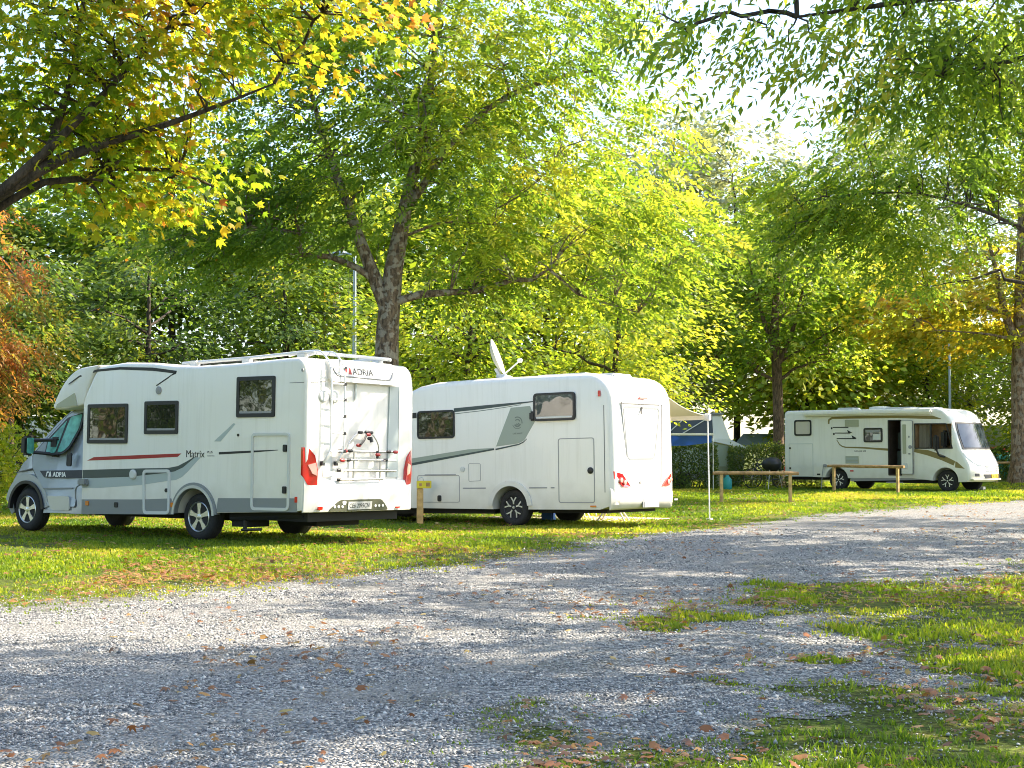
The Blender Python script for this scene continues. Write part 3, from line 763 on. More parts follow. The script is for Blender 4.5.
    def onb(name, poly, m, n, par=v):
        bm = bmesh.new(); lo = [bm.verts.new((fx(b) - n, a, b)) for a, b in poly]; hi = [bm.verts.new((fx(b) + .03, a, b)) for a, b in poly]
        bm.faces.new(lo); bm.faces.new(hi)
        for i in range(len(poly)): bm.faces.new((lo[i], lo[(i + 1) % len(poly)], hi[(i + 1) % len(poly)], hi[i]))
        return obj(name, bm, m, par)
    onb('plate_recess', rpoly([(.74, .475), (-.54, .475), (-.36, .635), (.52, .635)], .06), M['recess'], .006)
    pl = onb('number_plate', rect(-.15, .495, .35, .605, .01), M['plate'], .018)
    t = text('lettering', 'CE6 2095CN', .085, 'B', 0, .325, .52, 0, M['ink'], pl, sx=.92)
    for q in t.data.vertices: q.co.x = fx(q.co.z) - .020 + (0 if q.co.x > 0 else 0)
    for a, b in ((.43, .60),): 
        bm = bmesh.new(); add_lathe(bm, [(.04, .03), (.04, -.008), (0, -.012)], (fx(b), a, b), 'x', 16); obj('recess_lamp', bm, M['offwhite'], v)
    for a in (.62, .54, .46, -.24, -.32, -.40):
        bm = bmesh.new(); add_lathe(bm, [(.022, .02), (.022, -.01), (0, -.012)], (fx(.54), a, .54), 'x', 10); obj('stud', bm, M['offwhite'], v)
    onb('rear_reflector', rect(.86, .50, .94, .545, .01), M['redlens'], .008); onb('bumper_mark', rect(-.80, .50, -.70, .52, .005), M['redlens'], .008)
    # tail lights wrap the corners
    def tail(sy):
        pts = [(1.13, 1.36), (1.02, 1.25), (.95, 1.08), (.945, .82), (1.05, .86), (1.15, .98)] if sy > 0 else [(-1.04, 1.27), (-.93, 1.18), (-.88, 1.0), (-.885, .81), (-1.03, .84), (-1.08, 1.0)]
        pts = [(sy * .945, .82), (sy * .945, 1.06), (sy * 1.0, 1.25), (sy * 1.09, 1.35), (sy * 1.165, 1.36), (sy * 1.165, .98), (sy * 1.10, .85)]
        bm = bmesh.new()
        xx = lambda a: -2.425 + max(0, abs(a) - 1.02) * .75
        lo = [bm.verts.new((xx(a) - .02, a, b)) for a, b in pts]; hi = [bm.verts.new((xx(a) + .06, a * .985, b)) for a, b in pts]
        fs = [bm.faces.new(lo), bm.faces.new(hi)]; bmesh.ops.triangulate(bm, faces=fs)
        for i in range(len(pts)): bm.faces.new((lo[i], lo[(i + 1) % len(pts)], hi[(i + 1) % len(pts)], hi[i]))
        tl = obj('tail_light', bm, M['redlens'], v, 30)
        q = [(sy * .965, 1.07), (sy * .985, 1.15), (sy * 1.10, 1.12), (sy * 1.04, 1.0), (sy * .965, .97)]
        bm = bmesh.new(); lo = [bm.verts.new((xx(a) - .027, a, b)) for a, b in q]; hi = [bm.verts.new((xx(a), a, b)) for a, b in q]
        bm.faces.new(lo); bm.faces.new(hi)
        for i in range(5): bm.faces.new((lo[i], lo[(i + 1) % 5], hi[(i + 1) % 5], hi[i]))
        obj('indicator_lens', bm, M['pinklens'], tl)
    tail(1); tail(-1)
    bm = bmesh.new(); add_lathe(bm, [(.025, 0), (.025, .012), (0, .012)], (-2.28, S, 2.42), 'y', 12); obj('marker_lamp', bm, M['inkgrey'], v)
    slab('seam', [(-1.95, 2.245), (-2.32, 2.245), (-2.32, 2.252), (-1.95, 2.252)], 'L', S, -.002, .002, M['gap'], v)
    bm = bmesh.new(); add_slab(bm, [(1.07, 2.25), (.78, 2.275), (.78, 2.282), (1.07, 2.257)], 'B', B, -.002, .003); obj('seam', bm, M['gap'], v)
    # ladder: hooks over the roof
    bm = bmesh.new()
    for y in (.76, .49):
        add_tube(bm, bend([(-1.55, y, 2.66), (-1.9, y, 2.72), (-2.25, y, 2.71), (-2.50, y, 2.53), (-2.54, y, 2.30), (-2.54, y, 1.33), (-2.50, y + .06, 1.22), (-2.44, y + .08, 1.14)], .12), .016, 8)
    for z in (1.31, 1.56, 1.80, 2.03, 2.25, 2.48):
        add_tube(bm, [(-2.54, .76, z), (-2.54, .49, z)], .013, 6)
    ld = obj('ladder', bm, M['alu'], v, 50)
    for lo, hi in [((-2.56, .465, z - .02), (-2.515, .505, z + .02)) for z in (1.31, 1.56, 1.80, 2.03, 2.25, 2.48)] + [((-2.46, y - .025, 1.11), (-2.40, y + .025, 1.17)) for y in (.84, .57)]:
        bm = bmesh.new(); add_box(bm, lo, hi); obj('clamp', bm, M['black'], ld)
    # roof rails
    for y in (.80, -.80):
        bm = bmesh.new(); add_tube(bm, bend([(.62, y, 2.615), (-.9, y, 2.655), (-1.9, y, 2.70), (-2.15, y, 2.68)], .2), .026, 8)
        for x in (.35, -.75, -1.85): add_box(bm, (x - .07, y - .05, 2.54), (x + .07, y + .05, 2.65 + (.03 if x < -1 else 0)), .01)
        obj('roof_rail', bm, M['offwhite'], v, 45)
    bm = bmesh.new(); add_tube(bm, [(-2.1, .80, 2.685), (-2.1, -.80, 2.685)], .026, 8); obj('roof_rail', bm, M['offwhite'], v)
    bm = bmesh.new(); add_box(bm, (-.3, -.4, 2.53), (.35, .4, 2.63), .03); add_box(bm, (-1.6, -.35, 2.55), (-.9, .4, 2.655), .03); obj('roof_hatch', bm, M['offwhite'], v, 40)
    bm = bmesh.new(); add_box(bm, (-.85, .30, 2.575), (.45, .74, 2.625)); obj('solar_panel', bm, M['glass'], v)
    # folded bicycle rack
    bm = bmesh.new()
    for y in (.20, -.37): add_tube(bm, [(-2.42, y, .86), (-2.44, y, 1.32)], .017, 8)
    for z, x in ((1.315, -2.46), (1.19, -2.50)): add_tube(bm, [(x, .54, z), (x, -.66, z)], .014, 8)
    add_tube(bm, [(-2.55, .56, 1.045), (-2.55, -.62, 1.035)], .015, 8); add_tube(bm, [(-2.54, .56, .915), (-2.54, -.35, .92)], .015, 8)
    add_tube(bm, bend([(-2.46, .38, 1.32), (-2.47, .34, 1.44), (-2.48, .16, 1.585), (-2.48, .0, 1.585), (-2.48, -.16, 1.57), (-2.47, -.30, 1.42), (-2.46, -.31, 1.27)], .08), .012, 8)
    for y in (.20, -.37):
        for z in (1.05, 1.19): add_tube(bm, [(-2.43, y, z), (-2.56, y, z - .005)], .012, 6)
    rk = obj('bicycle_rack', bm, M['steel'], v, 50)
    for y, z in ((.54, 1.315), (.33, 1.32), (.36, 1.19), (.55, 1.045), (.55, .915), (-.50, 1.315), (-.43, 1.195), (-.48, 1.04), (.12, 1.585), (-.02, 1.59), (-.10, 1.585), (-.08, 1.50)):
        bm = bmesh.new(); add_lathe(bm, [(.015, -.045), (.024, -.03), (.024, .03), (.015, .045)], (-2.50, y, z), 'y', 10); obj('clamp', bm, M['black'], rk, 50)
    bm = bmesh.new(); add_tube(bm, [(-2.50, -.02, 1.57), (-2.55, .08, 1.47), (-2.56, .16, 1.41)], .018, 6)
    obj('holder_arm', bm, M['black'], rk, 50)
    bm = bmesh.new(); add_tube(bm, [(-2.51, -.09, 1.52), (-2.53, -.10, 1.45)], .03, 8); obj('holder_arm', bm, M['black'], rk, 50)
    bm = bmesh.new(); add_tube(bm, [(-2.49, -.26, 1.32), (-2.51, -.25, 1.22)], .028, 8); obj('holder_arm', bm, M['black'], rk, 50)
    for y, z in ((.45, 1.315), (.50, 1.185), (.165, 1.40), (-.64, 1.312), (-.04, 1.555), (-.25, 1.27)):
        bm = bmesh.new(); add_lathe(bm, [(.016, -.045), (.026, -.02), (.026, .02), (.016, .045)], (-2.515, y, z), 'y', 10); obj('grip', bm, M['red'], rk, 50)
    for y in (.235, -.335):
        bm = bmesh.new(); add_box(bm, (-2.47, y - .02, .86), (-2.41, y + .03, .92), .008); obj('grip', bm, M['red'], rk, 50)
    squeeze_back(v, -2.0, .70)
    return v
van_silver()

# ------------------------------------------------------------------ all-white motorhome with the dish and the awning
def van_white():
    v = place_van(2, 'motorhome', 'plain white motorhome with satellite dish on its roof, sage green side panel and open awning')
    S = 1.14
    poly = [(3.2, .34), (3.2, 1.5), (3.02, 2.0), (2.62, 2.45), (2.40, 2.64), (2.15, 2.73), (1.73, 2.79), (.66, 2.81), (-.5, 2.81), (-1.75, 2.80)]
    poly += [(-1.75 + .5 * math.cos(R(a)) * 1.04, 2.30 + .5 * math.sin(R(a))) for a in (100, 115, 130, 145, 160, 175)]
    poly += [(-2.28, 2.1), (-2.30, 1.2), (-2.30, .40), (-2.0, .31), (0, .31)]
    bm = prism_y(poly, S, .13, 5, pred=lambda c: c.z > .5 and c.x < 3.0)
    body = obj('body', bm, M['white'], v, 40)
    cut(body, [cyl_y(-.03, .35, .405, .5, 1.5), cyl_y(-.03, .35, .405, -1.5, -.5)])
    rv_window(v, [(2.18, 1.685), (1.26, 1.685), (1.26, 2.235), (2.18, 2.235)][::-1], 'L', S, r=.08, t=.035)
    w2 = rv_window(v, [(-.60, 1.95), (-1.51, 1.95), (-1.51, 2.47), (-.60, 2.47)][::-1], 'L', S, M['glassblue'], r=.08, t=.04, n=.05)
    bm = bmesh.new(); add_box(bm, (-.64, S + .0, 1.96), (-.50, S + .06, 2.14), .03); obj('window_stay', bm, M['black'], w2)
    slab('blind_edge', [(-.66, 2.0), (-1.45, 2.0), (-1.45, 2.03), (-.66, 2.03)], 'L', S, .04, .046, M['offwhite'], w2)
    stroke('upper_stripe', [(1.28, 2.225), (.66, 2.255), (.1, 2.285), (-.60, 2.325)], [.075, .07, .05, .018], 'L', S, M['darkgreen'], v)
    stroke('thin_stripe', [(1.26, 2.155), (.66, 2.19), (.1, 2.235), (-.3, 2.275)], [.014, .014, .012, .01], 'L', S, M['sagedark'], v)
    slab('upper_stripe', [(2.33, 2.10), (2.20, 2.10), (2.20, 2.21), (2.33, 2.205)], 'L', S, -.002, .004, M['black'], v)
    decal('sage_panel', rpoly([(-.06, 2.225), (-.50, 2.245), (-.62, 1.97), (-.36, 1.60), (-.22, 1.545), (.29, 1.50)], [.01, .01, .03, .05, .05, .01]), 'L', S, M['sage'], v)
    bm = bmesh.new()
    for rr, a0, a1, wd in ((.115, 60, 190, .02), (.085, 200, 330, .03), (.07, 40, 160, .022), (.045, 190, 320, .022), (.12, 230, 340, .012)):
        A_ = arc(-.21, 1.94, rr, a0, a1, 12); C_ = arc(-.21, 1.94, rr - wd, a0, a1, 12)
        add_slab(bm, A_ + C_[::-1], 'L', S, .0, .005)
    obj('emblem', bm, M['sagedark'], v)
    text('lettering', 'LIVE WAVE', .045, 'L', S, -.10, 1.72, .003, M['sagedark'], v)
    decal('lower_band', [(3.1, 1.235), (2.31, 1.31), (.95, 1.46), (.34, 1.475), (.33, 1.455), (1.4, 1.33), (2.31, 1.20), (3.1, 1.10)], 'L', S, M['sage'], v)
    stroke('lower_stripe', [(3.1, 1.10), (2.31, 1.195), (1.3, 1.325), (.335, 1.45)], [.05, .05, .04, .03], 'L', S, M['darkgreen'], v, .004)
    stroke('lower_stripe', [(.30, 1.445), (-.24, 1.53), (-.34, 1.57), (-.42, 1.63)], [.03, .025, .02, .01], 'L', S, M['darkgreen'], v, .004)
    outline('service_hatch', [(2.19, .44), (1.155, .44), (1.155, .97), (2.19, .975)], .05, .012, 'L', S, M['inkgrey'], v, .004)
    outline('fridge_hatch', [(.94, .84), (.655, .85), (.655, 1.185), (.94, 1.19)], .03, .010, 'L', S, M['inkgrey'], v, .004)
    slab('hatch_hinge', [(2.0, .965), (1.25, .96), (1.25, .985), (2.0, .99)], 'L', S, .0, .012, M['inkgrey'], v)
    outline('garage_door', [(-1.11, .43), (-1.895, .43), (-1.895, 1.62), (-1.11, 1.62)][::-1], .06, .016, 'L', S, M['inkgrey'], v, .005)
    slab('garage_panel', rect(-1.875, .45, -1.13, 1.60, .05), 'L', S, -.002, .003, M['white'], v)
    bm = bmesh.new(); add_lathe(bm, [(.06, -.01), (.06, .02), (.045, .03), (0, .03)], (-1.81, S, 1.02), 'y', 22); obj('door_lock', bm, M['black'], v)
    bm = bmesh.new(); add_lathe(bm, [(.05, -.01), (.05, .02), (0, .03)], (1.08, S, 1.08), 'y', 22); obj('water_cap', bm, M['offwhite'], v)
    slab('socket', rect(1.60, .46, 1.69, .58, .035), 'L', S, .0, .015, M['black'], v)
    for a0, a1 in ((1.08, .54), (-.46, -.86), (-.94, -1.02)): slab('skirt_seam', [(a0, .70), (a1, .70), (a1, .725), (a0, .725)], 'L', S, .0, .004, M['inkgrey'], v)
    slab('side_marker', rect(-.06, .81, .08, .845, .01), 'L', S, .0, .02, M['redlens'], v); slab('side_marker', rect(-1.92, .355, -1.80, .385, .01), 'L', S, .0, .02, M['amber'], v)
    slab('side_marker', rect(-2.045, 2.36, -1.995, 2.47, .015), 'L', S - .0, -.01, .02, M['redlens'], v)
    slab('wheel_arch', arc(-.03, .35, .50, 4, 176) + arc(-.03, .35, .40, 4, 176)[::-1], 'L', S, -.04, .035, M['white2'], v)
    # cab (mostly behind the silver-cab motorhome)
    prof = [(3.1, .31, 1.0, 0), (3.6, .31, 1.0, 0), (4.4, .29, .97, .12), (4.60, .32, .96, .42), (4.62, .64, .97, .40), (4.54, .84, .97, .38), (4.34, 1.12, .94, .36), (4.16, 1.24, .92, .32), (3.94, 1.48, .88, .26), (3.63, 1.76, .83, .22), (3.36, 1.95, .78, .18), (3.0, 2.03, .78, .1), (2.9, 2.0, .8, 0), (2.9, 1.2, 1.0, 0)]
    cab = obj('cab', loft_cab(prof), M['white'], v, 40)
    cut(cab, [cyl_y(4.1, .36, .42, .55, 1.3), cyl_y(4.1, .36, .42, -1.3, -.55)])
    wp = [(4.1, 1.32, .84, .30), (3.94, 1.48, .82, .275), (3.63, 1.76, .77, .235), (3.40, 1.92, .72, .2), (3.34, 1.88, .72, .15), (3.6, 1.7, .77, .18), (3.92, 1.42, .82, .2), (4.05, 1.28, .84, .24)]
    obj('windscreen', loft_cab(wp), M['windscreen'], v, 40)
    slab('cab_window', rpoly([(3.25, 1.3), (3.8, 1.28), (3.5, 1.72), (3.25, 1.85)], .05), 'L', .90, -.05, .06, M['glass'], v)
    for x in (-.03, 4.1): wheel(v, x, 1.05 if x < 1 else 1.0, .345, 1, style='y'); wheel(v, x, -1.05 if x < 1 else -1.0, .345, -1, style='y')
    bm = bmesh.new(); add_box(bm, (-2.0, -.9, .24), (-.5, .9, .35)); add_box(bm, (.5, -.9, .22), (3.6, .9, .36)); obj('chassis', bm, M['under'], v)
    # ---- back
    B = -2.30
    sl = lambda name, poly, m, n0=-.02, n1=.02, label=None: slab(name, poly, 'B', B, n0, n1, m, v, label)
    outline('hatch_panel', [(.66, 1.20), (-.36, 1.22), (-.60, 2.20), (.80, 2.20)], .12, .035, 'B', B, M['skirt'], v, .012)
    sl('hatch_lip', [(.85, 2.235), (-.66, 2.255), (-.68, 2.285), (.86, 2.265)], M['inkgrey'], -.01, .02)
    sl('hatch_edge', [(-.585, .78), (-.625, .78), (-.69, 2.26), (-.655, 2.26)], M['inkgrey'], -.01, .012)
    slab('hatch_skin', [(.60, .80), (-.55, .80), (-.64, 2.235), (.83, 2.225)], 'B', B, -.01, .006, M['white2'], v)
    sl('brake_light', rect(-.10, 2.345, .18, 2.375, .01), M['redlens'], -.02, .012)
    bm = bmesh.new(); add_tube(bm, [(B - .02, .12, 2.18), (B - .05, .20, 2.07)], .018, 6); obj('camera', bm, M['black'], v)
    bm = bmesh.new()                                            # corner pillars + bumper moulding
    sec = [(-2.20, .70), (-2.36, .68), (-2.42, .60), (-2.41, .45), (-2.34, .33), (-2.20, .30)]; rows = []
    for y in [1.15, 1.12, 1.05, .9, .5, 0, -.5, -.9, -1.05, -1.12, -1.15]:
        k = 1 - (abs(y) / 1.15) ** 4 * .8
        rows.append([bm.verts.new((-2.20 + (x + 2.20) * k, y, z)) for x, z in sec])
    for A_, B_ in zip(rows, rows[1:]):
        for i in range(len(sec)): bm.faces.new((A_[i], A_[(i + 1) % len(sec)], B_[(i + 1) % len(sec)], B_[i]))
    bm.faces.new(rows[0]); bm.faces.new(rows[-1]); obj('rear_bumper', bm, M['white2'], v, 50)
    sb = lambda name, poly, m, n1: slab(name, poly, 'B', -2.405, -.02, n1, m, v)
    sb('plate_recess', rect(-.31, .33, .29, .49, .01), M['inkgrey'], .008)
    pl = slab('number_plate', rect(-.27, .335, .25, .445, .01), 'B', -2.405, .0, .016, M['plate'], v)
    text('lettering', '5A 7 E82', .09, 'B', -2.405, .22, .36, .016, M['inkgrey'], pl)
    for s_, nm in ((1, 'a'), (-1, 'b')):
        pts = [(s_ * 1.10, 1.0), (s_ * .90, .95), (s_ * .60, .715), (s_ * .86, .72), (s_ * 1.09, .86)]
        bm = bmesh.new(); xx = lambda a: B - .03 + max(0, abs(a) - .9) * .35
        lo = [bm.verts.new((xx(a) - .012, a, b)) for a, b in pts]; hi = [bm.verts.new((xx(a) + .10, a, b)) for a, b in pts]
        fs = [bm.faces.new(lo), bm.faces.new(hi)]; bmesh.ops.triangulate(bm, faces=fs)
        for i in range(5): bm.faces.new((lo[i], lo[(i + 1) % 5], hi[(i + 1) % 5], hi[i]))
        tl = obj('tail_light', bm, M['redlens'], v, 30)
        for a, b in ((.93, .84), (.82, .80)):
            bm = bmesh.new(); add_lathe(bm, [(.045, .02), (.045, -.024), (0, -.028)], (xx(a), s_ * a, b), 'x', 16); obj('lamp_lens', bm, M['pinklens'], tl)
        sb('fog_light', rect(s_ * 1.02 - .07, .44, s_ * 1.02 + .07, .475, .01), M['inkgrey'], -.02 + .004)
    bm = bmesh.new(); add_lathe(bm, [(.035, .02), (.035, -.02), (0, -.02)], (B, .19, .80), 'x', 14); obj('hatch_lock', bm, M['inkgrey'], v)
    slab('pillar_seam', [(-2.10, .62), (-2.115, .62), (-2.115, 2.2), (-2.10, 2.2)], 'L', S, -.002, .003, M['gap'], v)
    sl('cap_seam', [(.86, 2.33), (1.0, 2.335), (1.0, 2.342), (.86, 2.337)], M['gap'], -.002, .003)
    # roof
    bm = bmesh.new(); add_box(bm, (-1.25, -.45, 2.79), (-.1, .35, 2.88), .04); add_box(bm, (-1.95, -.2, 2.70), (-1.6, .5, 2.83), .03); obj('roof_hatch', bm, M['offwhite'], v, 40)
    bm = bmesh.new(); add_lathe(bm, [(.16, 0), (.16, .06), (.10, .10), (0, .11)], (.52, .45, 2.79), 'z', 20); add_box(bm, (.75, .2, 2.79), (1.1, .6, 2.83), .02)
    db = obj('dish_mount', bm, M['offwhite'], v, 40)
    q = Vector((-.85, -.40, .33)).normalized()
    mtx = Matrix.Translation((.74, .45, 3.27)) @ q.to_track_quat('Z', 'Y').to_matrix().to_4x4()
    bm = bmesh.new(); add_lathe(bm, [(0, -.09), (.15, -.07), (.28, -.03), (.36, .02), (.37, .03), (.355, .03), (.27, -.015), (.15, -.055), (0, -.075)], (0, 0, 0), 'z', 32)
    bmesh.ops.transform(bm, matrix=mtx, verts=bm.verts); obj('satellite_dish', bm, M['canvas'], v, 50)
    bm = bmesh.new(); add_tube(bm, [(.72, .45, 2.90), (.52, .45, 2.88)], .05, 8); add_tube(bm, [(.62, .45, 2.89), (.30, .30, 3.18)], .016, 6); add_box(bm, (.24, .26, 3.15), (.34, .34, 3.23), .02); add_tube(bm, [(.66, .45, 2.9), (.75, .46, 3.04)], .04, 8)
    obj('dish_arm', bm, M['offwhite'], v, 40)
    # awning on the far side: case, cream canopy, front rail, two legs
    aw = M['canvas']
    bm = bmesh.new(); add_box(bm, (-1.9, -S - .14, 2.56), (2.2, -S + .01, 2.72), .04); obj('awning_case', bm, M['white2'], v, 40)
    bm = bmesh.new(); n = 12; rows = []
    for i in range(n + 1):
        t = i / n; y = -S - .1 - 2.12 * t; z = 2.66 - .52 * t - .10 * math.sin(math.pi * t)
        rows.append([bm.verts.new((x, y, z + dz)) for x, dz in ((-1.85, 0), (2.15, 0), (2.15, .012), (-1.85, .012))])
    for A_, B_ in zip(rows, rows[1:]):
        for k in range(4): bm.faces.new((A_[k], A_[(k + 1) % 4], B_[(k + 1) % 4], B_[k]))
    bm.faces.new(rows[0]); bm.faces.new(rows[-1]); obj('canopy', bm, aw, v, 60)
    y1 = -S - .1 - 2.12
    bm = bmesh.new(); add_box(bm, (-1.95, y1 - .05, 2.06), (2.25, y1 + .05, 2.17), .02); obj('awning_rail', bm, M['white2'], v, 40)
    for x in (-1.9, 2.2):
        bm = bmesh.new(); add_tube(bm, [(x, y1, 2.1), (x, y1, 0.02)], .015, 8); add_box(bm, (x - .06, y1 - .06, 2.04), (x + .06, y1 + .06, 2.19), .02); add_box(bm, (x - .05, y1 - .05, -.03), (x + .05, y1 + .05, .03)); obj('awning_leg', bm, M['alu'], v, 40)
    return v
van_white()

# ------------------------------------------------------------------ motorhome with the open door
def van_open():
    v = place_van(3, 'motorhome', 'far cream motorhome with gold stripes and its side door standing open')
    S = 1.15
    poly = [(-1.95, .46), (-1.95, 2.55), (-1.90, 2.64), (-1.8, 2.67), (3.3, 2.66), (3.52, 2.645), (3.70, 2.58), (3.86, 2.43), (4.00, 2.20), (4.27, 1.36), (4.42, 1.10), (4.54, .85), (4.58, .45), (4.5, .32), (3.9, .30), (2.7, .42), (.5, .40)]
    def tp(x, z): return S - max(0, x - 3.4) ** 2 * .10
    bm = prism_y(poly, S, .06, 3, pred=lambda c: c.z > .6)
    # the nose bows forward in the middle
    es = [e for e in bm.edges if abs(e.verts[0].co.y - e.verts[1].co.y) > 1]
    bmesh.ops.subdivide_edges(bm, edges=es, cuts=10, use_grid_fill=True)
    for q in bm.verts:
        if q.co.x > 3.3: q.co.x += .36 * (1 - (abs(q.co.y) / S) ** 2.0) * min(1, (q.co.x - 3.3) / .5)
    body = obj('body', bm, M['cream'], v, 40)
    door = (1.90, .60, 2.29, 2.27)
    cut(body, [cyl_y(0, .35, .42, -1.5, -.5), cyl_y(3.8, .35, .42, -1.5, -.5), cyl_y(0, .35, .42, .5, 1.5), cyl_y(3.8, .35, .42, .5, 1.5),
               box_bm((1.88, -1.4, .52), (2.32, -.25, 2.28)), box_bm((2.80, -1.4, 1.38), (4.02, -.55, 2.16))])
    def lining(name, x0, x1, y1, z0, z1, m):
        bm = bmesh.new(); y0 = -S + .004; t = .01
        add_box(bm, (x0, y1 - .02, z0), (x1, y1, z1)); add_box(bm, (x0, y0, z0), (x0 + t, y1 - .022, z1)); add_box(bm, (x1 - t, y0, z0), (x1, y1 - .022, z1)); add_box(bm, (x0 + t + .002, y0, z0), (x1 - t - .002, y1 - .022, z0 + t)); add_box(bm, (x0 + t + .002, y0, z1 - t), (x1 - t - .002, y1 - .022, z1))
        return obj(name, bm, m, v)
    lining('doorway', 1.883, 2.317, -.26, .523, 2.277, M['brown']); cb = lining('cab_interior', 2.803, 4.017, -.56, 1.383, 2.157, M['wood_in'])
    bm = bmesh.new(); add_box(bm, (1.95, -.7, .54), (2.25, -.32, 1.3), .02); add_box(bm, (1.93, -.6, 1.35), (2.15, -.3, 1.9), .02); obj('cabinet', bm, M['darkgreen'], v)
    # side window: curtain, frame, pane
    fr = outline('cab_window', [(2.77, 1.36), (4.06, 1.36), (3.86, 2.17), (2.77, 2.18)], .03, .035, 'R', S, M['black'], v, .012)
    bm = bmesh.new(); rows = []
    for i in range(41):
        x = 2.83 + .42 * i / 40; y = -.95 + .03 * math.sin(i * 1.1); rows.append((bm.verts.new((x, y, 1.40)), bm.verts.new((x, y, 2.14))))
    for a, b in zip(rows, rows[1:]): bm.faces.new((a[0], b[0], b[1], a[1]))
    bmesh.ops.solidify(bm, geom=bm.faces[:], thickness=.01); obj('curtain', bm, M['curtain'], fr, 60)
    slab('window_divider', [(3.30, 1.39), (3.35, 1.39), (3.35, 2.15), (3.30, 2.15)], 'R', S, -.03, .008, M['black'], fr)
    bm = bmesh.new(); add_box(bm, (3.55, -.95, 1.40), (3.75, -.65, 1.95), .06); obj('driver_seat', bm, M['black'], v, 40)
    # entrance door swung open: it lies back against the side ahead of the doorway
    dr = slab('entrance_door', rect(2.335, .545, 2.745, 2.275, .05), 'R', S, .03, .075, M['cream'], v)
    outline('door_seal', [(2.335, .545), (2.745, .545), (2.745, 2.275), (2.335, 2.275)], .05, .02, 'R', S, M['inkgrey'], dr, .08, .03)
    slab('door_pocket', rect(2.40, 1.2, 2.52, 2.15, .03), 'R', S, .07, .09, M['khaki'], dr); slab('door_pocket', rect(2.42, .75, 2.56, .9, .02), 'R', S, .07, .1, M['offwhite'], dr)
    bm = bmesh.new(); add_lathe(bm, [(.06, -.07), (.06, -.10), (.04, -.10)], (2.66, -S, 1.42), 'y', 16); add_box(bm, (2.60, -S - .1, 1.18), (2.66, -S - .07, 1.23)); add_box(bm, (2.60, -S - .1, 1.72), (2.64, -S - .07, 1.78)); obj('door_handle', bm, M['inkgrey'], dr)
    outline('door_frame', [(1.86, .50), (2.335, .50), (2.335, 2.30), (1.86, 2.30)], .03, .03, 'R', S, M['black'], v, .02)
    # windows
    w = rv_window(v, [(-1.56, 1.815), (-.91, 1.815), (-.91, 2.35), (-1.56, 2.35)], 'R', S, M['curtain'], r=.08, t=.055)
    w = rv_window(v, [(1.0, 1.58), (1.67, 1.58), (1.67, 2.05), (1.0, 2.05)], 'R', S, M['glassblue'], r=.07, t=.05)
    slab('blind', rect(1.33, 1.66, 1.60, 1.85, .01), 'R', S, .0, .013, M['offwhite'], w); slab('blind', rect(1.07, 1.90, 1.60, 1.98, .01), 'R', S, .0, .013, M['inkgrey'], w)
    outline('garage_door', [(-1.775, .435), (-.86, .44), (-.86, 1.55), (-1.775, 1.55)], .03, .014, 'R', S, M['palegrey'], v, .006)
    for b in (1.40, .72): slab('door_lock', rect(-1.755, b - .03, -1.70, b + .03, .015), 'R', S, 0, .02, M['black'], v)
    bm = bmesh.new(); add_box(bm, (-1.2, -S - .14, 2.47), (3.40, -S + .02, 2.63), .05); obj('awning_case', bm, M['cream'], v, 45)
    # decorations
    stroke('gold_stripe', [(-.27, 2.20), (-.26, 2.33), (-.14, 2.40), (.3, 2.405), (2.2, 2.40), (3.4, 2.36), (3.68, 2.31)], [.06, .07, .075, .08, .085, .11, .02], 'R', S, M['gold'], v)
    stroke('gold_stripe', [(2.76, 1.31), (3.2, 1.24), (3.7, 1.08), (4.1, .90)], [.10, .17, .17, .15], 'R', S, M['gold'], v)
    decal('gold_stripe', [(4.13, .96), (4.18, .95), (4.44, .73), (4.12, .77)], 'R', S, M['gold'], v)
    for z, x0, x1 in ((2.085, -.12, .45), (1.895, -.04, .52), (1.71, .02, .72)):
        stroke('dark_line', [(x0, z), (x1, z - .005)], [.03, .035], 'R', S, M['black'], v)
    for x0, z0 in ((.40, 2.0), (.56, 1.82)): decal('dark_wedge', [(x0, z0), (x0 + .20, z0 - .105), (x0 + .04, z0 - .105)], 'R', S, M['black'], v)
    for x, z in ((-.17, 2.05), (-.09, 1.86)): decal('dark_dot', rect(x - .02, z - .03, x + .04, z + .04, .02), 'R', S, M['black'], v)
    stroke('swoosh', [(.02, 1.67), (.12, 1.52), (.22, 1.45), (.35, 1.42), (1.0, 1.40), (1.85, 1.34)], [.02, .035, .04, .04, .05, .075], 'R', S, M['gold'], v)
    slab('vent_grille', rect(.33, 2.10, .83, 2.33, .01), 'R', S, 0, .014, M['khaki'], v); g = slab('vent_grille', rect(.34, .885, .81, 1.13, .01), 'R', S, 0, .014, M['khaki'], v)
    bm = bmesh.new()
    for k in range(5): add_box(bm, (.36, -S - .02, .905 + .045 * k), (.79, -S - .012, .93 + .045 * k))
    obj('grille_slats', bm, M['palegrey'], g)
    text('lettering', 'B-KLASSE 698', .07, 'R', S, .66, 1.27, .001, M['ink'], v)
    slab('skirt', [(.50, .30), (1.86, .34), (3.35, .38), (3.35, .44), (.50, .43)], 'R', S - .02, -.05, .0, M['inkgrey'], v)
    slab('side_marker', rect(.50, .62, .62, .665, .01), 'R', S, 0, .02, M['redlens'], v); slab('vent', rect(-.72, .49, -.60, .545, .01), 'R', S, 0, .012, M['black'], v)
    bm = bmesh.new(); add_box(bm, (-2.0, -1.12, .62), (-1.93, -.95, .78), .015); add_box(bm, (-2.0, .95, .62), (-1.93, 1.12, .78), .015); obj('tail_light', bm, M['redlens'], v)
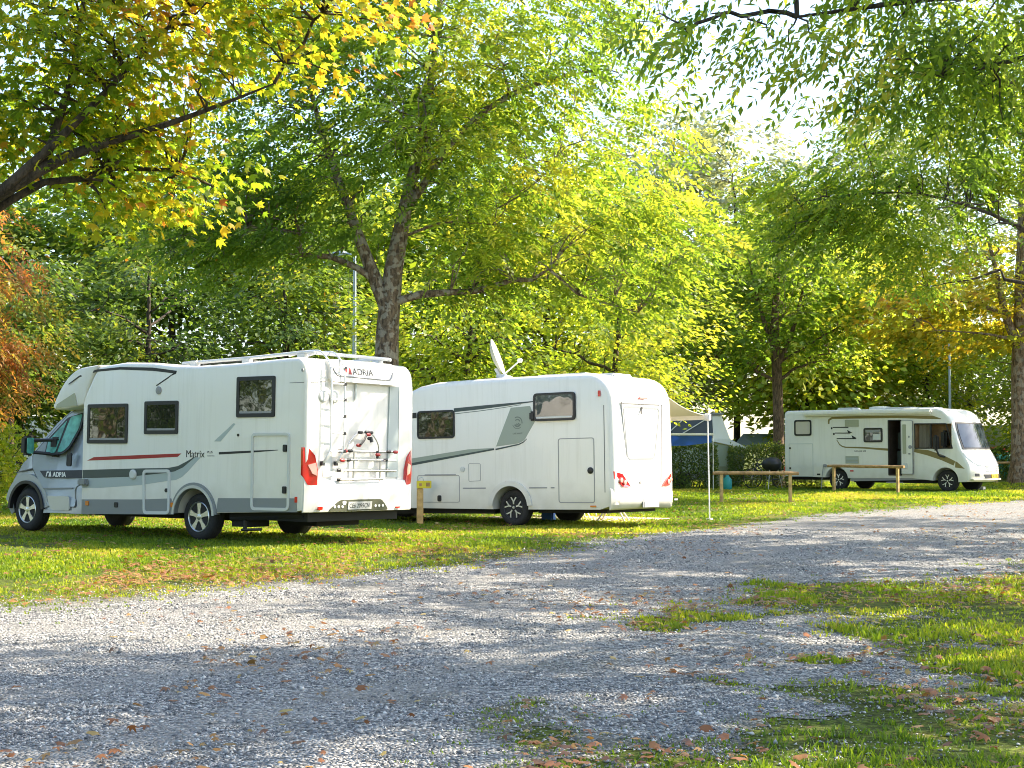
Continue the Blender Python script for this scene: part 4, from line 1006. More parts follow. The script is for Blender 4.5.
    bm = bmesh.new(); add_box(bm, (-.48, -S - .06, .76), (-.34, -S + .01, .86), .02); add_tube(bm, bend([(-.46, -S - .05, .78), (-.50, -S - .05, .5), (-.52, -S - .1, .05)], .05), .012, 6); obj('power_inlet', bm, M['inkgrey'], v)
    # front: windscreen, headlights, grille, plate follow the bowed nose
    def nose(y): return .36 * (1 - (abs(y) / S) ** 2.0)
    def sx(z):
        P_ = [(4.58, .45), (4.54, .85), (4.42, 1.10), (4.27, 1.36), (4.00, 2.20), (3.86, 2.43)]
        return float(np.interp(z, [p[1] for p in P_], [p[0] for p in P_]))
    def on_nose(name, rows_, m, n, par=v, k=13):
        """rows_: (z, y0, y1)"""
        bm = bmesh.new(); G = []
        for z, y0, y1 in rows_:
            G.append([[bm.verts.new((sx(z) + nose(y0 + (y1 - y0) * i / k) + o, y0 + (y1 - y0) * i / k, z)) for i in range(k + 1)] for o in (n, -.05)])
        for A_, B_ in zip(G, G[1:]):
            for i in range(k):
                bm.faces.new((A_[0][i], A_[0][i + 1], B_[0][i + 1], B_[0][i])); bm.faces.new((A_[1][i], A_[1][i + 1], B_[1][i + 1], B_[1][i]))
            bm.faces.new((A_[0][0], B_[0][0], B_[1][0], A_[1][0])); bm.faces.new((A_[0][-1], B_[0][-1], B_[1][-1], A_[1][-1]))
        for A_ in (G[0], G[-1]):
            for i in range(k): bm.faces.new((A_[0][i], A_[0][i + 1], A_[1][i + 1], A_[1][i]))
        return obj(name, bm, m, par, 40)
    ws = on_nose('windscreen', [(1.34, -1.06, 1.06), (1.7, -1.06, 1.06), (2.0, -1.05, 1.05), (2.20, -1.02, 1.02)], M['black'], .012)
    on_nose('pane', [(1.40, -1.0, 1.0), (1.7, -1.01, 1.01), (2.0, -1.0, 1.0), (2.15, -.97, .97)], M['windscreen'], .02, ws)
    for s_ in (1, -1):
        on_nose('headlight', [(.84, s_ * .62, s_ * .80), (.95, s_ * .66, s_ * .98), (1.10, s_ * .80, s_ * 1.08), (1.24, s_ * 1.0, s_ * 1.12)], M['headlens'], .014)
        on_nose('headlight_trim', [(.84, s_ * .60, s_ * .62), (.95, s_ * .62, s_ * .655), (1.10, s_ * .76, s_ * .795), (1.26, s_ * .95, s_ * 1.0)], M['inkgrey'], .02)
        on_nose('fog_light', [(.49, s_ * .80, s_ * .95), (.58, s_ * .80, s_ * .95)], M['black'], .012)
    for z in (.80, .735, .67): on_nose('grille', [(z - .018, -.50, .50), (z + .012, -.50, .50)], M['inkgrey'], .014)
    on_nose('lower_intake', [(.43, -.55, .55), (.555, -.62, .62)], M['black'], .012)
    on_nose('bumper_lip', [(.37, -1.05, 1.05), (.42, -1.08, 1.08)], M['cream'], .05)
    pl = on_nose('number_plate', [(.445, -.26, .26), (.555, -.26, .26)], M['plateyellow'], .03)
    t = text('lettering', 'NL 76 KX', .08, 'F', 0, -.22, .47, 0, M['ink'], pl)
    for q in t.data.vertices: q.co.x = sx(q.co.z) + nose(q.co.y) + .032
    t = text('lettering', 'HYMER', .12, 'F', 0, -.28, .875, 0, M['inkgrey'], v, sx=1.2)
    for q in t.data.vertices: q.co.x = sx(q.co.z) + nose(q.co.y) + .006
    bm = bmesh.new(); add_box(bm, (3.50, -1.44, 1.30), (3.66, -1.24, 1.80), .05); add_tube(bm, bend([(3.60, -1.34, 1.32), (3.66, -1.30, 1.14), (3.80, -1.12, 1.10)], .06), .03, 8); obj('mirror', bm, M['black'], v, 40)
    bm = bmesh.new(); add_box(bm, (3.5, 1.24, 1.30), (3.66, 1.44, 1.80), .05); add_tube(bm, bend([(3.60, 1.34, 1.32), (3.66, 1.30, 1.14), (3.80, 1.12, 1.10)], .06), .03, 8)
    obj('mirror', bm, M['black'], v, 40)
    # roof
    bm = bmesh.new(); add_box(bm, (1.4, -.4, 2.66), (2.3, .4, 2.74), .03); add_box(bm, (-.4, -.3, 2.66), (.2, .3, 2.76), .03); obj('roof_hatch', bm, M['offwhite'], v, 40)
    bm = bmesh.new(); add_lathe(bm, [(.38, 0), (.36, .06), (.2, .09), (0, .10)], (1.0, .1, 2.70), 'z', 24); obj('roof_dome', bm, M['white2'], v, 40)
    bm = bmesh.new(); add_box(bm, (2.5, -.35, 2.64), (3.1, .35, 2.72), .02); obj('roof_hatch', bm, M['white2'], v, 40)
    for x in (0, 3.8): wheel(v, x, 1.03, .345, 1, style='y'); wheel(v, x, -1.03, .345, -1, style='y')
    bm = bmesh.new(); add_box(bm, (-1.8, -.9, .33), (-.5, .9, .48)); add_box(bm, (.5, -.9, .26), (3.3, .9, .42)); obj('chassis', bm, M['under'], v)
    bm = bmesh.new(); add_box(bm, (1.90, -S - .28, .26), (2.34, -S + .05, .30), .01); obj('entry_step', bm, M['inkgrey'], v)
    return v
van_open()

# ------------------------------------------------------------------ trees
LEAF = dict(
    maple=leaf_mat('maple_leaf', [(0, (.05, .11, .012)), (.35, (.12, .20, .018)), (.6, (.28, .29, .025)), (.78, (.36, .25, .03)), (.9, (.34, .15, .035)), (1, (.24, .08, .03))], .65),
    ash=leaf_mat('ash_leaf', [(0, (.05, .105, .02)), (.4, (.11, .19, .025)), (.75, (.22, .28, .04)), (1, (.36, .34, .06))], .62),
    dark=leaf_mat('dark_leaf', [(0, (.035, .07, .02)), (.55, (.085, .145, .028)), (.88, (.22, .25, .04)), (1, (.32, .15, .03))], .5),
    orange=leaf_mat('chestnut_leaf', [(0, (.08, .12, .02)), (.35, (.17, .15, .03)), (.65, (.27, .15, .045)), (1, (.26, .10, .04))], .5),
    light=leaf_mat('light_leaf', [(0, (.08, .15, .022)), (.5, (.18, .26, .03)), (1, (.36, .36, .05))]),
    grey=leaf_mat('haze_grey_leaf', [(0, (.16, .20, .14)), (1, (.30, .34, .25))], .35),  # pale grey-green stands in for haze on the distant trees
    gold=leaf_mat('gold_leaf', [(0, (.10, .17, .02)), (.45, (.26, .28, .03)), (.8, (.38, .32, .04)), (1, (.36, .18, .03))]),
    hedge=leaf_mat('hedge_leaf', [(0, (.035, .075, .018)), (.7, (.09, .14, .03)), (1, (.24, .26, .06))], .35),
    shrub=leaf_mat('shrub_leaf', [(0, (.10, .18, .02)), (.6, (.26, .32, .03)), (1, (.40, .34, .08))]),
    grass=leaf_mat('grass_blade', [(0, (.055, .115, .014)), (.5, (.14, .215, .018)), (.85, (.26, .29, .03)), (1, (.34, .29, .09))], .45),
    fallen=leaf_mat('fallen_leaf', [(0, (.30, .17, .05)), (.4, (.24, .10, .04)), (.75, (.14, .065, .035)), (1, (.36, .27, .09))], .15),
)
BARK = dict(
    ash=bark_mat('ash_bark', (.045, .032, .022), (.20, .145, .095), .38),
    dark=bark_mat('dark_bark', (.022, .017, .013), (.085, .065, .05)),
    brown=bark_mat('brown_bark', (.05, .034, .022), (.19, .125, .08)),
    lichen=bark_mat('lichen_bark', (.05, .035, .022), (.24, .16, .09), .22),
)

def rhomb(w=.34): return np.array([[0, 0, 0], [w * .5, .45, .02], [0, 1, -.06], [-w * .5, .45, .02]]), np.array([[0, 1, 2, 3]])
def maple_leaf():
    V = [[0, .08, 0]]; tips = [(-78, .55), (-40, .82), (0, 1.0), (40, .82), (78, .55)]; val = [(-118, .22), (-58, .40), (-20, .50), (20, .50), (58, .40), (118, .22)]
    P = lambda a, r, z: [r * math.sin(R(a)), .25 + r * .75 * math.cos(R(a)), z]
    for a, r in val: V.append(P(a, r, .02))
    for a, r in tips: V.append(P(a, r, -.13))
    return np.array(V), np.array([[0, 1 + i, 7 + i, 2 + i] for i in range(5)])

def unit(v): return v / np.maximum(np.linalg.norm(v, axis=-1, keepdims=True), 1e-9)

def scatter(tmpl, pos, axis, nrm, size):
    """one copy of a leaf template per row"""
    T, F = tmpl; n = len(pos)
    axis = unit(axis); side = unit(np.cross(axis, nrm)); nn = np.cross(side, axis)
    V = pos[:, None, :] + size[:, None, None] * (T[None, :, 0:1] * side[:, None, :] + T[None, :, 1:2] * axis[:, None, :] + T[None, :, 2:3] * nn[:, None, :])
    Fa = F[None] + (np.arange(n) * len(T))[:, None, None]
    return V.reshape(-1, 3), Fa.reshape(-1, F.shape[1]), len(T)

def tubes(paths, sides=6):
    """paths: list of (points (n,3), radii (n,)) -> V, F"""
    Vs, Fs, off = [], [], 0
    for P, r in paths:
        P = np.asarray(P, float); r = np.asarray(r, float); n = len(P)
        t = np.gradient(P, axis=0); t = unit(t)
        up = np.cross(t, np.array([.31, .87, .13])); up = unit(up); w = np.cross(t, up)
        a = np.arange(sides) * 2 * np.pi / sides
        ring = P[:, None, :] + r[:, None, None] * (np.cos(a)[None, :, None] * up[:, None, :] + np.sin(a)[None, :, None] * w[:, None, :])
        Vs.append(ring.reshape(-1, 3))
        i = np.arange(n - 1)[:, None] * sides; k = np.arange(sides)[None, :]; k2 = (np.arange(sides) + 1) % sides
        F = np.stack([i + k, i + k2[None, :], i + sides + k2[None, :], i + sides + k], -1).reshape(-1, 4) + off
        Fs.append(F); off += n * sides
    return np.concatenate(Vs), np.concatenate(Fs)

def curve_path(a, b, rng, n=8, lift=.25, wob=.06):
    a = np.asarray(a, float); b = np.asarray(b, float); L = np.linalg.norm(b - a)
    t = np.linspace(0, 1, n)[:, None]
    P = a + (b - a) * t
    P[:, 2] += lift * L * (np.sin(np.pi * t[:, 0]) * .6)
    w = rng.normal(0, wob * L, (n, 3)) * np.sin(np.pi * t); w[:, 2] *= .5
    return P + w

def spline(pts, n):
    pts = np.asarray(pts, float); s = np.r_[0, np.cumsum(np.linalg.norm(np.diff(pts, axis=0), axis=1))]; u = np.linspace(0, s[-1], n)
    lin = np.stack([np.interp(u, s, pts[:, k]) for k in range(pts.shape[1])], 1)
    for _ in range(2): lin[1:-1] = (lin[:-2] + 2 * lin[1:-1] + lin[2:]) / 4
    return lin

def make_tree(name, label, base, trunk, ells, leaf='simple', mat_leaf='ash', bark='ash', size=.12, per=60, clump=.7, seed=1, limbs=None, n_limb=8, hue=(.4, .18), hue_fn=None, group='trees of the camp site', flat=.55, twig=.02, droop=.35, gap=.0, flare=1.35, start=5, leafw=.36):
    """base (x, y); trunk: [(dx, dy, z, radius)], ells: [(dx, dy, z, rx, ry, rz, clumps)], limbs: extra explicit paths; all relative to the base"""
    rng = np.random.default_rng(seed)
    x0, y0 = base; root = thing(name, label, 'tree', (x0, y0, H(x0, y0) - .03), group=group)
    tr = spline(trunk, 18); paths = []
    tp, trad = tr[:, :3].copy(), tr[:, 3].copy()
    tp[:, :2] += rng.normal(0, .02, (len(tp), 2)) * np.linspace(0, 1, len(tp))[:, None]
    h = tp[:, 2]; trad = trad * (1 + (flare - 1) * np.exp(-h / .35))
    paths.append((tp, trad)); nodes = [np.c_[tp[start:], trad[start:]]]
    for lp in (limbs or []):
        q = spline(lp, 12); paths.append((q[:, :3], q[:, 3])); nodes.append(q)
    C = []; 
    for ex, ey, ez, rx, ry, rz, nc in ells:
        d = unit(rng.normal(size=(nc, 3))); rr = rng.random(nc) ** .42
        C.append(np.array([ex, ey, ez]) + d * rr[:, None] * np.array([rx, ry, rz]))
    C = np.concatenate(C)
    if gap:
        k = np.array([mnoise.noise(Vector(c * .55 + seed)) for c in C]); C = C[k > gap]
    # main limbs to well separated clumps
    idx = [int(np.argmax(C[:, 2]))]
    for _ in range(min(n_limb, len(C)) - 1):
        dmin = np.min(np.linalg.norm(C[:, None] - C[idx][None], axis=2), axis=1); idx.append(int(np.argmax(dmin)))
    for i in idx:
        N = np.concatenate(nodes[:1 + len(limbs or [])]); tgt = C[i]
        cost = np.linalg.norm(N[:, :3] - tgt, axis=1) + np.maximum(0, N[:, 2] - tgt[2] + .6) * 2.0
        k = int(np.argmin(cost)); L = np.linalg.norm(N[k, :3] - tgt)
        P = curve_path(N[k, :3], tgt, rng, 10, .22); r0 = max(min(N[k, 3] * .6, .012 * L + .03), .018)
        r = np.linspace(r0, .012, 10); paths.append((P, r)); nodes.append(np.c_[P, r])
    N = np.concatenate(nodes)
    tw = []
    for c in C:
        k = int(np.argmin(np.linalg.norm(N[:, :3] - c, axis=1) + np.maximum(0, N[:, 2] - c[2]) * .6))
        P = curve_path(N[k, :3], c, rng, 6, .15, .07); tw.append((P, np.linspace(min(N[k, 3] * .7, twig), .004, 6)))
    V1, F1 = tubes(paths, 9); V2, F2 = tubes(tw, 4)
    t = np_mesh('trunk', np.r_[V1, V2], np.r_[F1, F2 + len(V1)], BARK[bark], root, smooth=True)
    # leaves
    n = len(C) * per
    ci = np.repeat(np.arange(len(C)), per)
    cs = clump * rng.uniform(.6, 1.25, len(C))
    off = rng.normal(0, 1, (n, 3)) * .5; off[:, 2] *= flat
    pos = C[ci] + off * cs[ci][:, None]
    cen = np.array([np.average([e[0] for e in ells]), np.average([e[1] for e in ells]), 0]); out = unit((pos - cen) * np.array([1, 1, .0]) + rng.normal(0, .6, (n, 3)))
    ax = out.copy(); ax[:, 2] = -droop + rng.normal(0, .35, n)
    nr = rng.normal(0, .45, (n, 3)); nr[:, 2] += 1
    ch = np.clip(rng.normal(hue[0], hue[1], len(C)), 0, 1)
    hv = ch[ci] + rng.normal(0, .09, n)
    if hue_fn is not None: hv = hv + hue_fn(pos, rng)
    hv = np.clip(hv, 0, 1); sz = size * rng.uniform(.65, 1.25, n)
    if leaf == 'simple':
        V, F, k = scatter(rhomb(.62), pos, ax, nr, sz)
    elif leaf == 'maple':
        V, F, k = scatter(maple_leaf(), pos, ax, nr, sz)
    else:                                                     # pinnate: a stalk with leaflets in pairs
        m = 7; axu = unit(ax); sd = unit(np.cross(axu, nr))
        sgn = np.array([1, -1, 1, -1, 1, -1, 0.]); along = np.array([.3, .3, .6, .6, .85, .85, .95])
        L = sz * 2.3
        bow = np.zeros((n, 3)); bow[:, 2] = -1
        p2 = (pos[:, None] + axu[:, None] * (along * 1)[None, :, None] * L[:, None, None] + bow[:, None] * (along ** 2 * .35)[None, :, None] * L[:, None, None])
        a2 = axu[:, None] * .55 + sd[:, None] * sgn[None, :, None] + rng.normal(0, .12, (n, m, 3)); a2[:, :, 2] -= .25
        n2 = np.repeat(nr[:, None], m, 1)
        V, F, k = scatter(rhomb(leafw), p2.reshape(-1, 3), a2.reshape(-1, 3), n2.reshape(-1, 3), np.repeat(sz, m))
        hv = np.repeat(hv, m)
    cr = np_mesh('crown', V, F, LEAF[mat_leaf], root, attr={'hue': np.repeat(hv, k)})
    return root

T0 = lambda h, r, lean=(0, 0), top=.35: [(0, 0, -.05, r), (lean[0] * .2, lean[1] * .2, h * .3, r * .85), (lean[0] * .6, lean[1] * .6, h * .7, r * .65), (lean[0], lean[1], h, r * top)]

# the overhanging maple at upper left: its trunk stands outside the picture, one limb reaches in
def maple_hue(p, rng):
    edge = np.clip((p[:, 0] - 4.6) / 1.8, 0, 1) * np.clip((p[:, 2] - 4.9) / .9, 0, 1)
    return edge * .46 + (rng.random(len(p)) > .96) * .3 + .32 * np.exp(-((p[:, 0] - 3.9) ** 2 + (p[:, 2] - 5.9) ** 2) / .25)
make_tree('maple_tree', 'big overhanging maple at upper left with green leaves turning yellow and orange', (-7.4, 15.6),
          [(0, 0, -.05, .26), (.3, -.1, 1.6, .22), (.9, -.3, 3.0, .19), (1.6, -.5, 4.2, .15), (1.4, -.6, 6.5, .12), (1.0, -.6, 9, .05)],
          [(2.9, -.6, 6.2, 2.5, 1.6, 1.75, 95), (2.6, .4, 4.7, 1.5, 1.3, .8, 44), (3.4, .2, 4.2, .85, 1.0, .7, 24), (4.9, -.7, 6.2, 1.7, 1.4, 1.15, 56), (1.6, 0, 9.3, 4.4, 3, 2.2, 24), (-1.5, 0, 6, 3, 3, 2, 25), (3.6, -.5, 5.45, 1.7, 1.5, .6, 30)],
          'maple', 'maple', 'dark', size=.112, per=44, clump=.72, seed=3, hue=(.36, .15), hue_fn=maple_hue, flat=.5, droop=.5, n_limb=9,
          limbs=[[(1.3, -.45, 3.5, .095), (2.3, -.6, 4.0, .075), (2.85, -.6, 4.4, .06), (3.4, -.6, 4.5, .04), (4.4, -.6, 4.85, .022), (5.0, -.6, 5.1, .008)],
                 [(2.2, -.6, 3.95, .06), (2.6, -.7, 4.25, .05), (3.2, -.7, 4.85, .035), (3.9, -.7, 5.6, .022), (4.6, -.7, 6.3, .01)],
                 [(2.7, -.6, 4.3, .045), (2.9, -.4, 5.2, .035), (3.0, -.3, 6.2, .02)]])
make_tree('chestnut_tree', 'rusty brown chestnut tree at the left edge behind the silver cab', (-11.9, 30.5), T0(4.6, .16),
          [(.3, 0, 4.4, 1.75, 1.9, 2.6, 70), (1.0, -.3, 3.3, 1.4, 1.2, 1.2, 22)], 'pinnate', 'orange', 'dark', size=.12, per=36, clump=.75, seed=5, hue=(.64, .22), droop=.6)
# dark trees behind the silver-cab motorhome
dk = [('tall dark green tree standing behind the overcab, two slim trunks left of it', -15.4, 47, 8.5, 2.7), ('dark green tree behind the side windows of the silver-cab motorhome', -11.9, 49, 9.5, 3.1), ('dark tree with rusty tips left of the steel lamp post', -7.6, 50, 9.0, 2.9)]
for i, (lb, x, y, h, r) in enumerate(dk):
    make_tree('dark_tree', lb, (x, y), T0(h * .75, .13), [(0, 0, h * .56, r, r, h * .44, 95), (0, -.4, 2.9, r * .9, r * .8, 1.2, 34)], 'simple', 'dark', 'dark', size=.21, per=100, clump=1.0, seed=20 + i, hue=(.42, .22), gap=-.25)
make_tree('young_tree', 'slim brown trunk left of the overcab, closest to it', (-15.0, 45.0), T0(3.5, .10), [(0, 0, 4.4, 1.5, 1.5, 1.6, 36)], 'simple', 'dark', 'brown', size=.2, per=70, clump=.8, seed=31, hue=(.5, .2))
# the big forked ash
make_tree('ash_tree', 'large ash with forked mottled trunk rising between the two nearer motorhomes', (-3.05, 36),
          [(0, 0, -.05, .33), (.05, 0, 2.0, .31), (0, 0, 4.2, .29), (.1, 0, 5.3, .25), (.35, .1, 6.8, .19), (.75, .2, 8.5, .13), (1.2, .3, 11, .08), (1.4, .4, 14, .04)],
          [(-.4, 0, 9.4, 4.4, 3.6, 3.6, 175), (3.9, .3, 9.0, 3.6, 3.4, 3.6, 120), (1.5, .8, 12.8, 5.6, 4.2, 3.2, 170), (-3.4, -.8, 6.9, 2.0, 2.2, 1.9, 60), (6.0, 0, 6.4, 2.2, 2.2, 1.9, 42), (2.6, .2, 5.9, 1.9, 1.6, 1.0, 26)],
          'pinnate', 'ash', 'ash', size=.165, per=20, clump=1.05, seed=8, hue=(.42, .2), start=8, droop=.12, leafw=.46, n_limb=14, twig=.025, gap=-.5,
          hue_fn=lambda p, rng: np.clip((p[:, 0] - 1) / 6, -.1, .12),
          limbs=[[(.0, 0, 4.9, .19), (-.45, -.1, 6.0, .15), (-.95, -.1, 7.4, .11), (-1.6, 0, 9.2, .07), (-2.2, 0, 11.5, .03)],
                 [(.5, .1, 7.2, .10), (1.8, 0, 9.2, .07), (3.2, 0, 10.2, .07), (5.0, 0, 10.6, .03)],
                 [(.3, 0, 6.5, .04), (1.4, .4, 7.0, .03), (2.6, .4, 6.9, .012)]])
# paler trees behind the white motorhome
for i, (lb, x, y, h, r, lf, hu) in enumerate([('bushy yellow-green tree behind the satellite dish', -1.6, 45, 7.4, 3.0, 'light', .45), ('bright yellow-green tree behind the white motorhome roof', 3.0, 47, 8.4, 3.4, 'light', .6), ('mid green tree behind the awning of the white motorhome', 6.1, 59, 10.2, 3.2, 'ash', .5)]):
    make_tree('leafy_tree', lb, (x, y), T0(h * .7, .15, (.4, 0)), [(0, 0, h * .60, r, r * .9, h * .38, 110)] + ([(-.2, -.6, 3.0, r * .85, r * .6, .9, 26)] if i < 2 else []), 'simple', lf, 'dark', size=.18, per=72, clump=1.0, seed=40 + i, hue=(hu, .2), gap=-.3)
# the maple left of the far motorhome
make_tree('maple_tree', 'round green tree with brown trunk left of the far motorhome', (9.75, 55),
          [(0, 0, -.05, .22), (.03, 0, 2, .20), (.0, 0, 3.6, .19), (-.1, 0, 5.5, .17), (.1, 0, 9.5, .05)],
          [(-.3, -.2, 7.3, 3.6, 3.2, 3.3, 170), (2.6, -.4, 6.2, 1.9, 2.0, 2.4, 50), (-2.2, -.4, 5.4, 1.7, 1.7, 1.3, 30)],
          'maple', 'ash', 'brown', size=.22, per=38, clump=.95, seed=51, hue=(.40, .17), gap=-.32, flare=1.2, start=7,
          hue_fn=lambda p, rng: np.clip((p[:, 0] - 2.6) / 2, 0, .5) + .25 * (rng.random(len(p)) > .9),
          limbs=[[(.0, 0, 4.4, .10), (.6, 0, 5.8, .08), (1.1, -.2, 8, .03)], [(-.05, 0, 4.8, .10), (-.6, -.1, 6.4, .07), (-1.1, -.2, 8.5, .02)], [(.1, 0, 4.6, .05), (1.4, -.2, 5.4, .04), (2.6, -.3, 6.1, .012)]])
# the trunk at the right edge with a yellowing crown
make_tree('lime_tree', 'lichen covered trunk at the right edge with yellowing low branches', (17.35, 51.2),
          [(0, 0, -.05, .36), (0, 0, 1.4, .30), (.0, 0, 4.4, .27), (.1, 0, 6.5, .23), (.2, 0, 10, .14), (.3, 0, 13.5, .04)],
          [(-2.2, .9, 6.2, 3.4, 2.6, 2.0, 120), (-1.6, .6, 4.9, 2.2, 2.0, 1.1, 30), (1.2, 0, 10.5, 3.8, 3.4, 3.0, 60), (2.8, 0, 6.0, 2.5, 2.5, 2.2, 30)],
          'maple', 'gold', 'lichen', size=.22, per=40, clump=.95, seed=61, hue=(.46, .18), flat=.38, gap=-.28, n_limb=12,
          hue_fn=lambda p, rng: np.where(p[:, 2] > 8.5, -.3, .05),
          limbs=[[(0, 0, 4.6, .17), (-.5, -.1, 5.7, .14), (-.75, -.2, 6.9, .10), (-1.1, -.3, 8.3, .05)], [(-.55, -.1, 5.8, .07), (-1.8, -.3, 6.2, .05), (-3.6, -.5, 6.3, .02)], [(-.1, 0, 4.9, .06), (-1.2, -.3, 5.1, .04), (-3, -.5, 5.2, .015)]])
# the overhanging ash at upper right, trunk outside the picture
make_tree('ash_tree', 'dark green ash boughs hanging in at upper right, nearest to the viewer', (7.0, 10.6),
          [(0, 0, -.05, .26), (0, 0, 2.2, .23), (-.3, 0, 4.4, .18), (-.9, -.1, 6.8, .12), (-1.2, 0, 9.0, .04)],
          [(-3.1, -.2, 5.25, 2.0, 1.6, 1.0, 64), (-4.4, -.2, 4.35, 1.0, 1.0, .42, 12), (-3.5, -.2, 4.05, .95, .9, .40, 18), (-1.6, 0, 7.4, 4.2, 2.2, 2.0, 95), (-5.75, -.1, 4.35, .4, .4, .22, 4)],
          'pinnate', 'ash', 'dark', size=.085, per=26, clump=.52, seed=71, hue=(.34, .16), droop=.7, n_limb=9, twig=.010,
          limbs=[[(-.4, 0, 4.6, .08), (-2.0, -.2, 4.75, .05), (-3.6, -.2, 4.65, .03), (-5.0, -.2, 4.45, .010)], [(-.3, 0, 4.0, .06), (-1.7, -.3, 4.3, .045), (-3.0, -.3, 4.25, .028), (-4.0, -.3, 4.0, .01)]])
# a lighter ash farther back on the right
make_tree('ash_tree', 'bright green ash reaching in from the right above the far motorhome', (16.2, 41.5),
          [(0, 0, -.05, .3), (-.1, 0, 3, .27), (-.6, 0, 6, .2), (-1.5, 0, 10, .1), (-1.9, 0, 13, .04)],
          [(-5.2, 0, 9.0, 3.6, 3.0, 2.4, 85), (-7.8, -.2, 7.9, 2.3, 2.0, 1.6, 36), (-2.2, 0, 11.5, 4.2, 3.8, 2.8, 85), (-5.0, 0, 6.6, 1.6, 2.0, .8, 16)],
          'pinnate', 'ash', 'dark', size=.18, per=25, clump=1.0, seed=73, hue=(.50, .18), droop=.3, leafw=.46, n_limb=10, gap=-.3,
          limbs=[[(-.6, 0, 6.6, .07), (-2.6, -.1, 7.9, .05), (-5.0, -.2, 8.6, .035), (-7.5, -.3, 8.4, .01)]])
# trees outside the picture on the right that throw the dappled shade on the drive
shade = make_tree('ash_tree', 'ash tree outside the picture, nearest on the right of the drive', (9.6, 10.2), T0(7, .25), [(0, 0, 8.6, 4.5, 4.0, 2.6, 165)], 'simple', 'ash', 'ash', size=.19, per=42, clump=.46, seed=81, hue=(.45, .18), gap=-.5)
spots = [('ash tree outside the picture, second on the right of the drive', 10.9, 18.3, 1.0, 1.6), ('ash tree outside the picture, fourth on the right of the drive', 17.2, 29.4, 1.05, 2.2), ('ash tree outside the picture, beside the viewer on the right', 9.2, 4.0, 1.0, .9), ('small ash tree outside the picture, between the first and the second on the right', 9.0, 14.9, .75, 4.4), ('ash tree added outside the picture, standing left of the viewer', -15, 9, 1.25, .5), ('ash tree added outside the picture, far left of the motorhomes', -24, 22, 1.35, 4.0), ('ash tree added outside the picture, behind the viewer at left', -12, -6, 1.2, 3.0), ('ash tree added outside the picture, far left beside the chestnut', -21, 33, 1.2, 5.5), ('ash tree added outside the picture, last of the left row', -31, 12, 1.4, 2.5), ('ash tree added outside the picture, beyond the far left row', -33, 29, 1.5, 1.1)]  # left-hand trees are added for window reflections and to block sky light
make_tree('ash_tree', 'ash tree outside the picture, third on the right of the drive, one long bough', (12.6, 23.4), T0(7, .25), [(0, 0, 8.6, 4.2, 4.0, 2.4, 200), (-5.6, .5, 10.1, 2.4, 1.7, .8, 40)], 'simple', 'ash', 'ash', size=.24, per=30, clump=.5, seed=86, hue=(.45, .18), gap=-.5)  # long bough added to throw dapples on the silver-cab motorhome's back
for lb, x, y, s, rz in spots:
    c = copy_tree(shade); c.location = (x, y, H(x, y) - .03); c.rotation_euler.z = rz; c.scale = (s, s, s); c['label'] = lb
reflection_src = [o for o in scene.objects if o.name.startswith('dark_tree') and o.parent is None]  # unseen copies added so the side windows mirror dark foliage
for i, (x, y, s, rz) in enumerate([(-19, 4, .75, 0), (-22, 10, .85, 1), (-23, 15.5, .8, 2), (-25, 20, .9, 3), (-18, -3, .7, 4), (-26, 27, .9, 5)]):
    c = copy_tree(reflection_src[i % 3]); c.location = (x, y, H(x, y) - .5); c.rotation_euler.z = rz; c.scale = (s * 1.25, s * 1.25, s)
    c['label'] = 'bushy dark tree added outside the picture on the left, ' + ['nearest the viewer', 'second from the viewer', 'third from the viewer', 'fourth from the viewer', 'beside the viewer', 'farthest of them'][i]
# distant trees that close the view
def far_proto(nm, lb, lf, hu, seed, h, r, size=.34, bark='dark'):
    return make_tree(nm, lb, (0, 0), T0(h * .75, .2), [(0, 0, h * .58, r, r, h * .42, 120), (0, 0, h * .25, r * .9, r * .9, h * .14, 34)], 'simple', lf, bark, size=size, per=95, clump=1.5, seed=seed, hue=(hu, .2), n_limb=7, gap=-.3)
protos = [far_proto('distant_tree', '', 'ash', .35, 91, 13, 4.2), far_proto('distant_tree', '', 'light', .5, 92, 12, 4.0), far_proto('distant_tree', '', 'dark', .5, 93, 14, 4.2), far_proto('distant_tree', '', 'gold', .5, 94, 11, 4.0), far_proto('distant_tree', '', 'grey', .4, 95, 20, 4.6)]
FAR = [(-36, 70, 2, 1.2), (-30, 74, 0, 1.3), (-25, 68, 2, 1.1), (-20, 72, 0, 1.3), (-15, 66, 2, 1.1), (-10.5, 72, 0, 1.3), (-6.5, 64, 1, 1.2), (-2.5, 70, 0, 1.4), (1.5, 66, 1, 1.2), (5, 74, 0, 1.2), (8.6, 84, 4, 1.08),
       (12.0, 80, 4, 1.0), (14.6, 74, 1, 1.3), (17.5, 80, 3, .9), (21.5, 92, 4, 1.15), (20.5, 74, 1, .8), (25, 82, 4, .9), (29, 76, 0, 1.1), (34, 84, 1, 1.3), (40, 80, 0, 1.3), (-42, 80, 0, 1.4), (47, 86, 2, 1.3), (24.5, 68, 1, .7), (28, 55.5, 1, 1.1), (31, 61, 0, 1.0), (30, 66, 3, .9)]  # pair nearest beyond the right edge is added for the windscreen reflection
ORD = ['first', 'second', 'third', 'fourth', 'fifth', 'sixth', 'seventh', 'eighth', 'ninth', 'tenth', 'eleventh', 'twelfth', 'thirteenth', 'fourteenth', 'fifteenth', 'sixteenth', 'seventeenth', 'eighteenth', 'nineteenth', 'twentieth', 'twenty-first', 'twenty-second', 'twenty-third', 'twenty-fourth', 'twenty-fifth', 'twenty-sixth', 'twenty-seventh']
first = set(); FAR.sort(key=lambda q: q[0] / q[1])
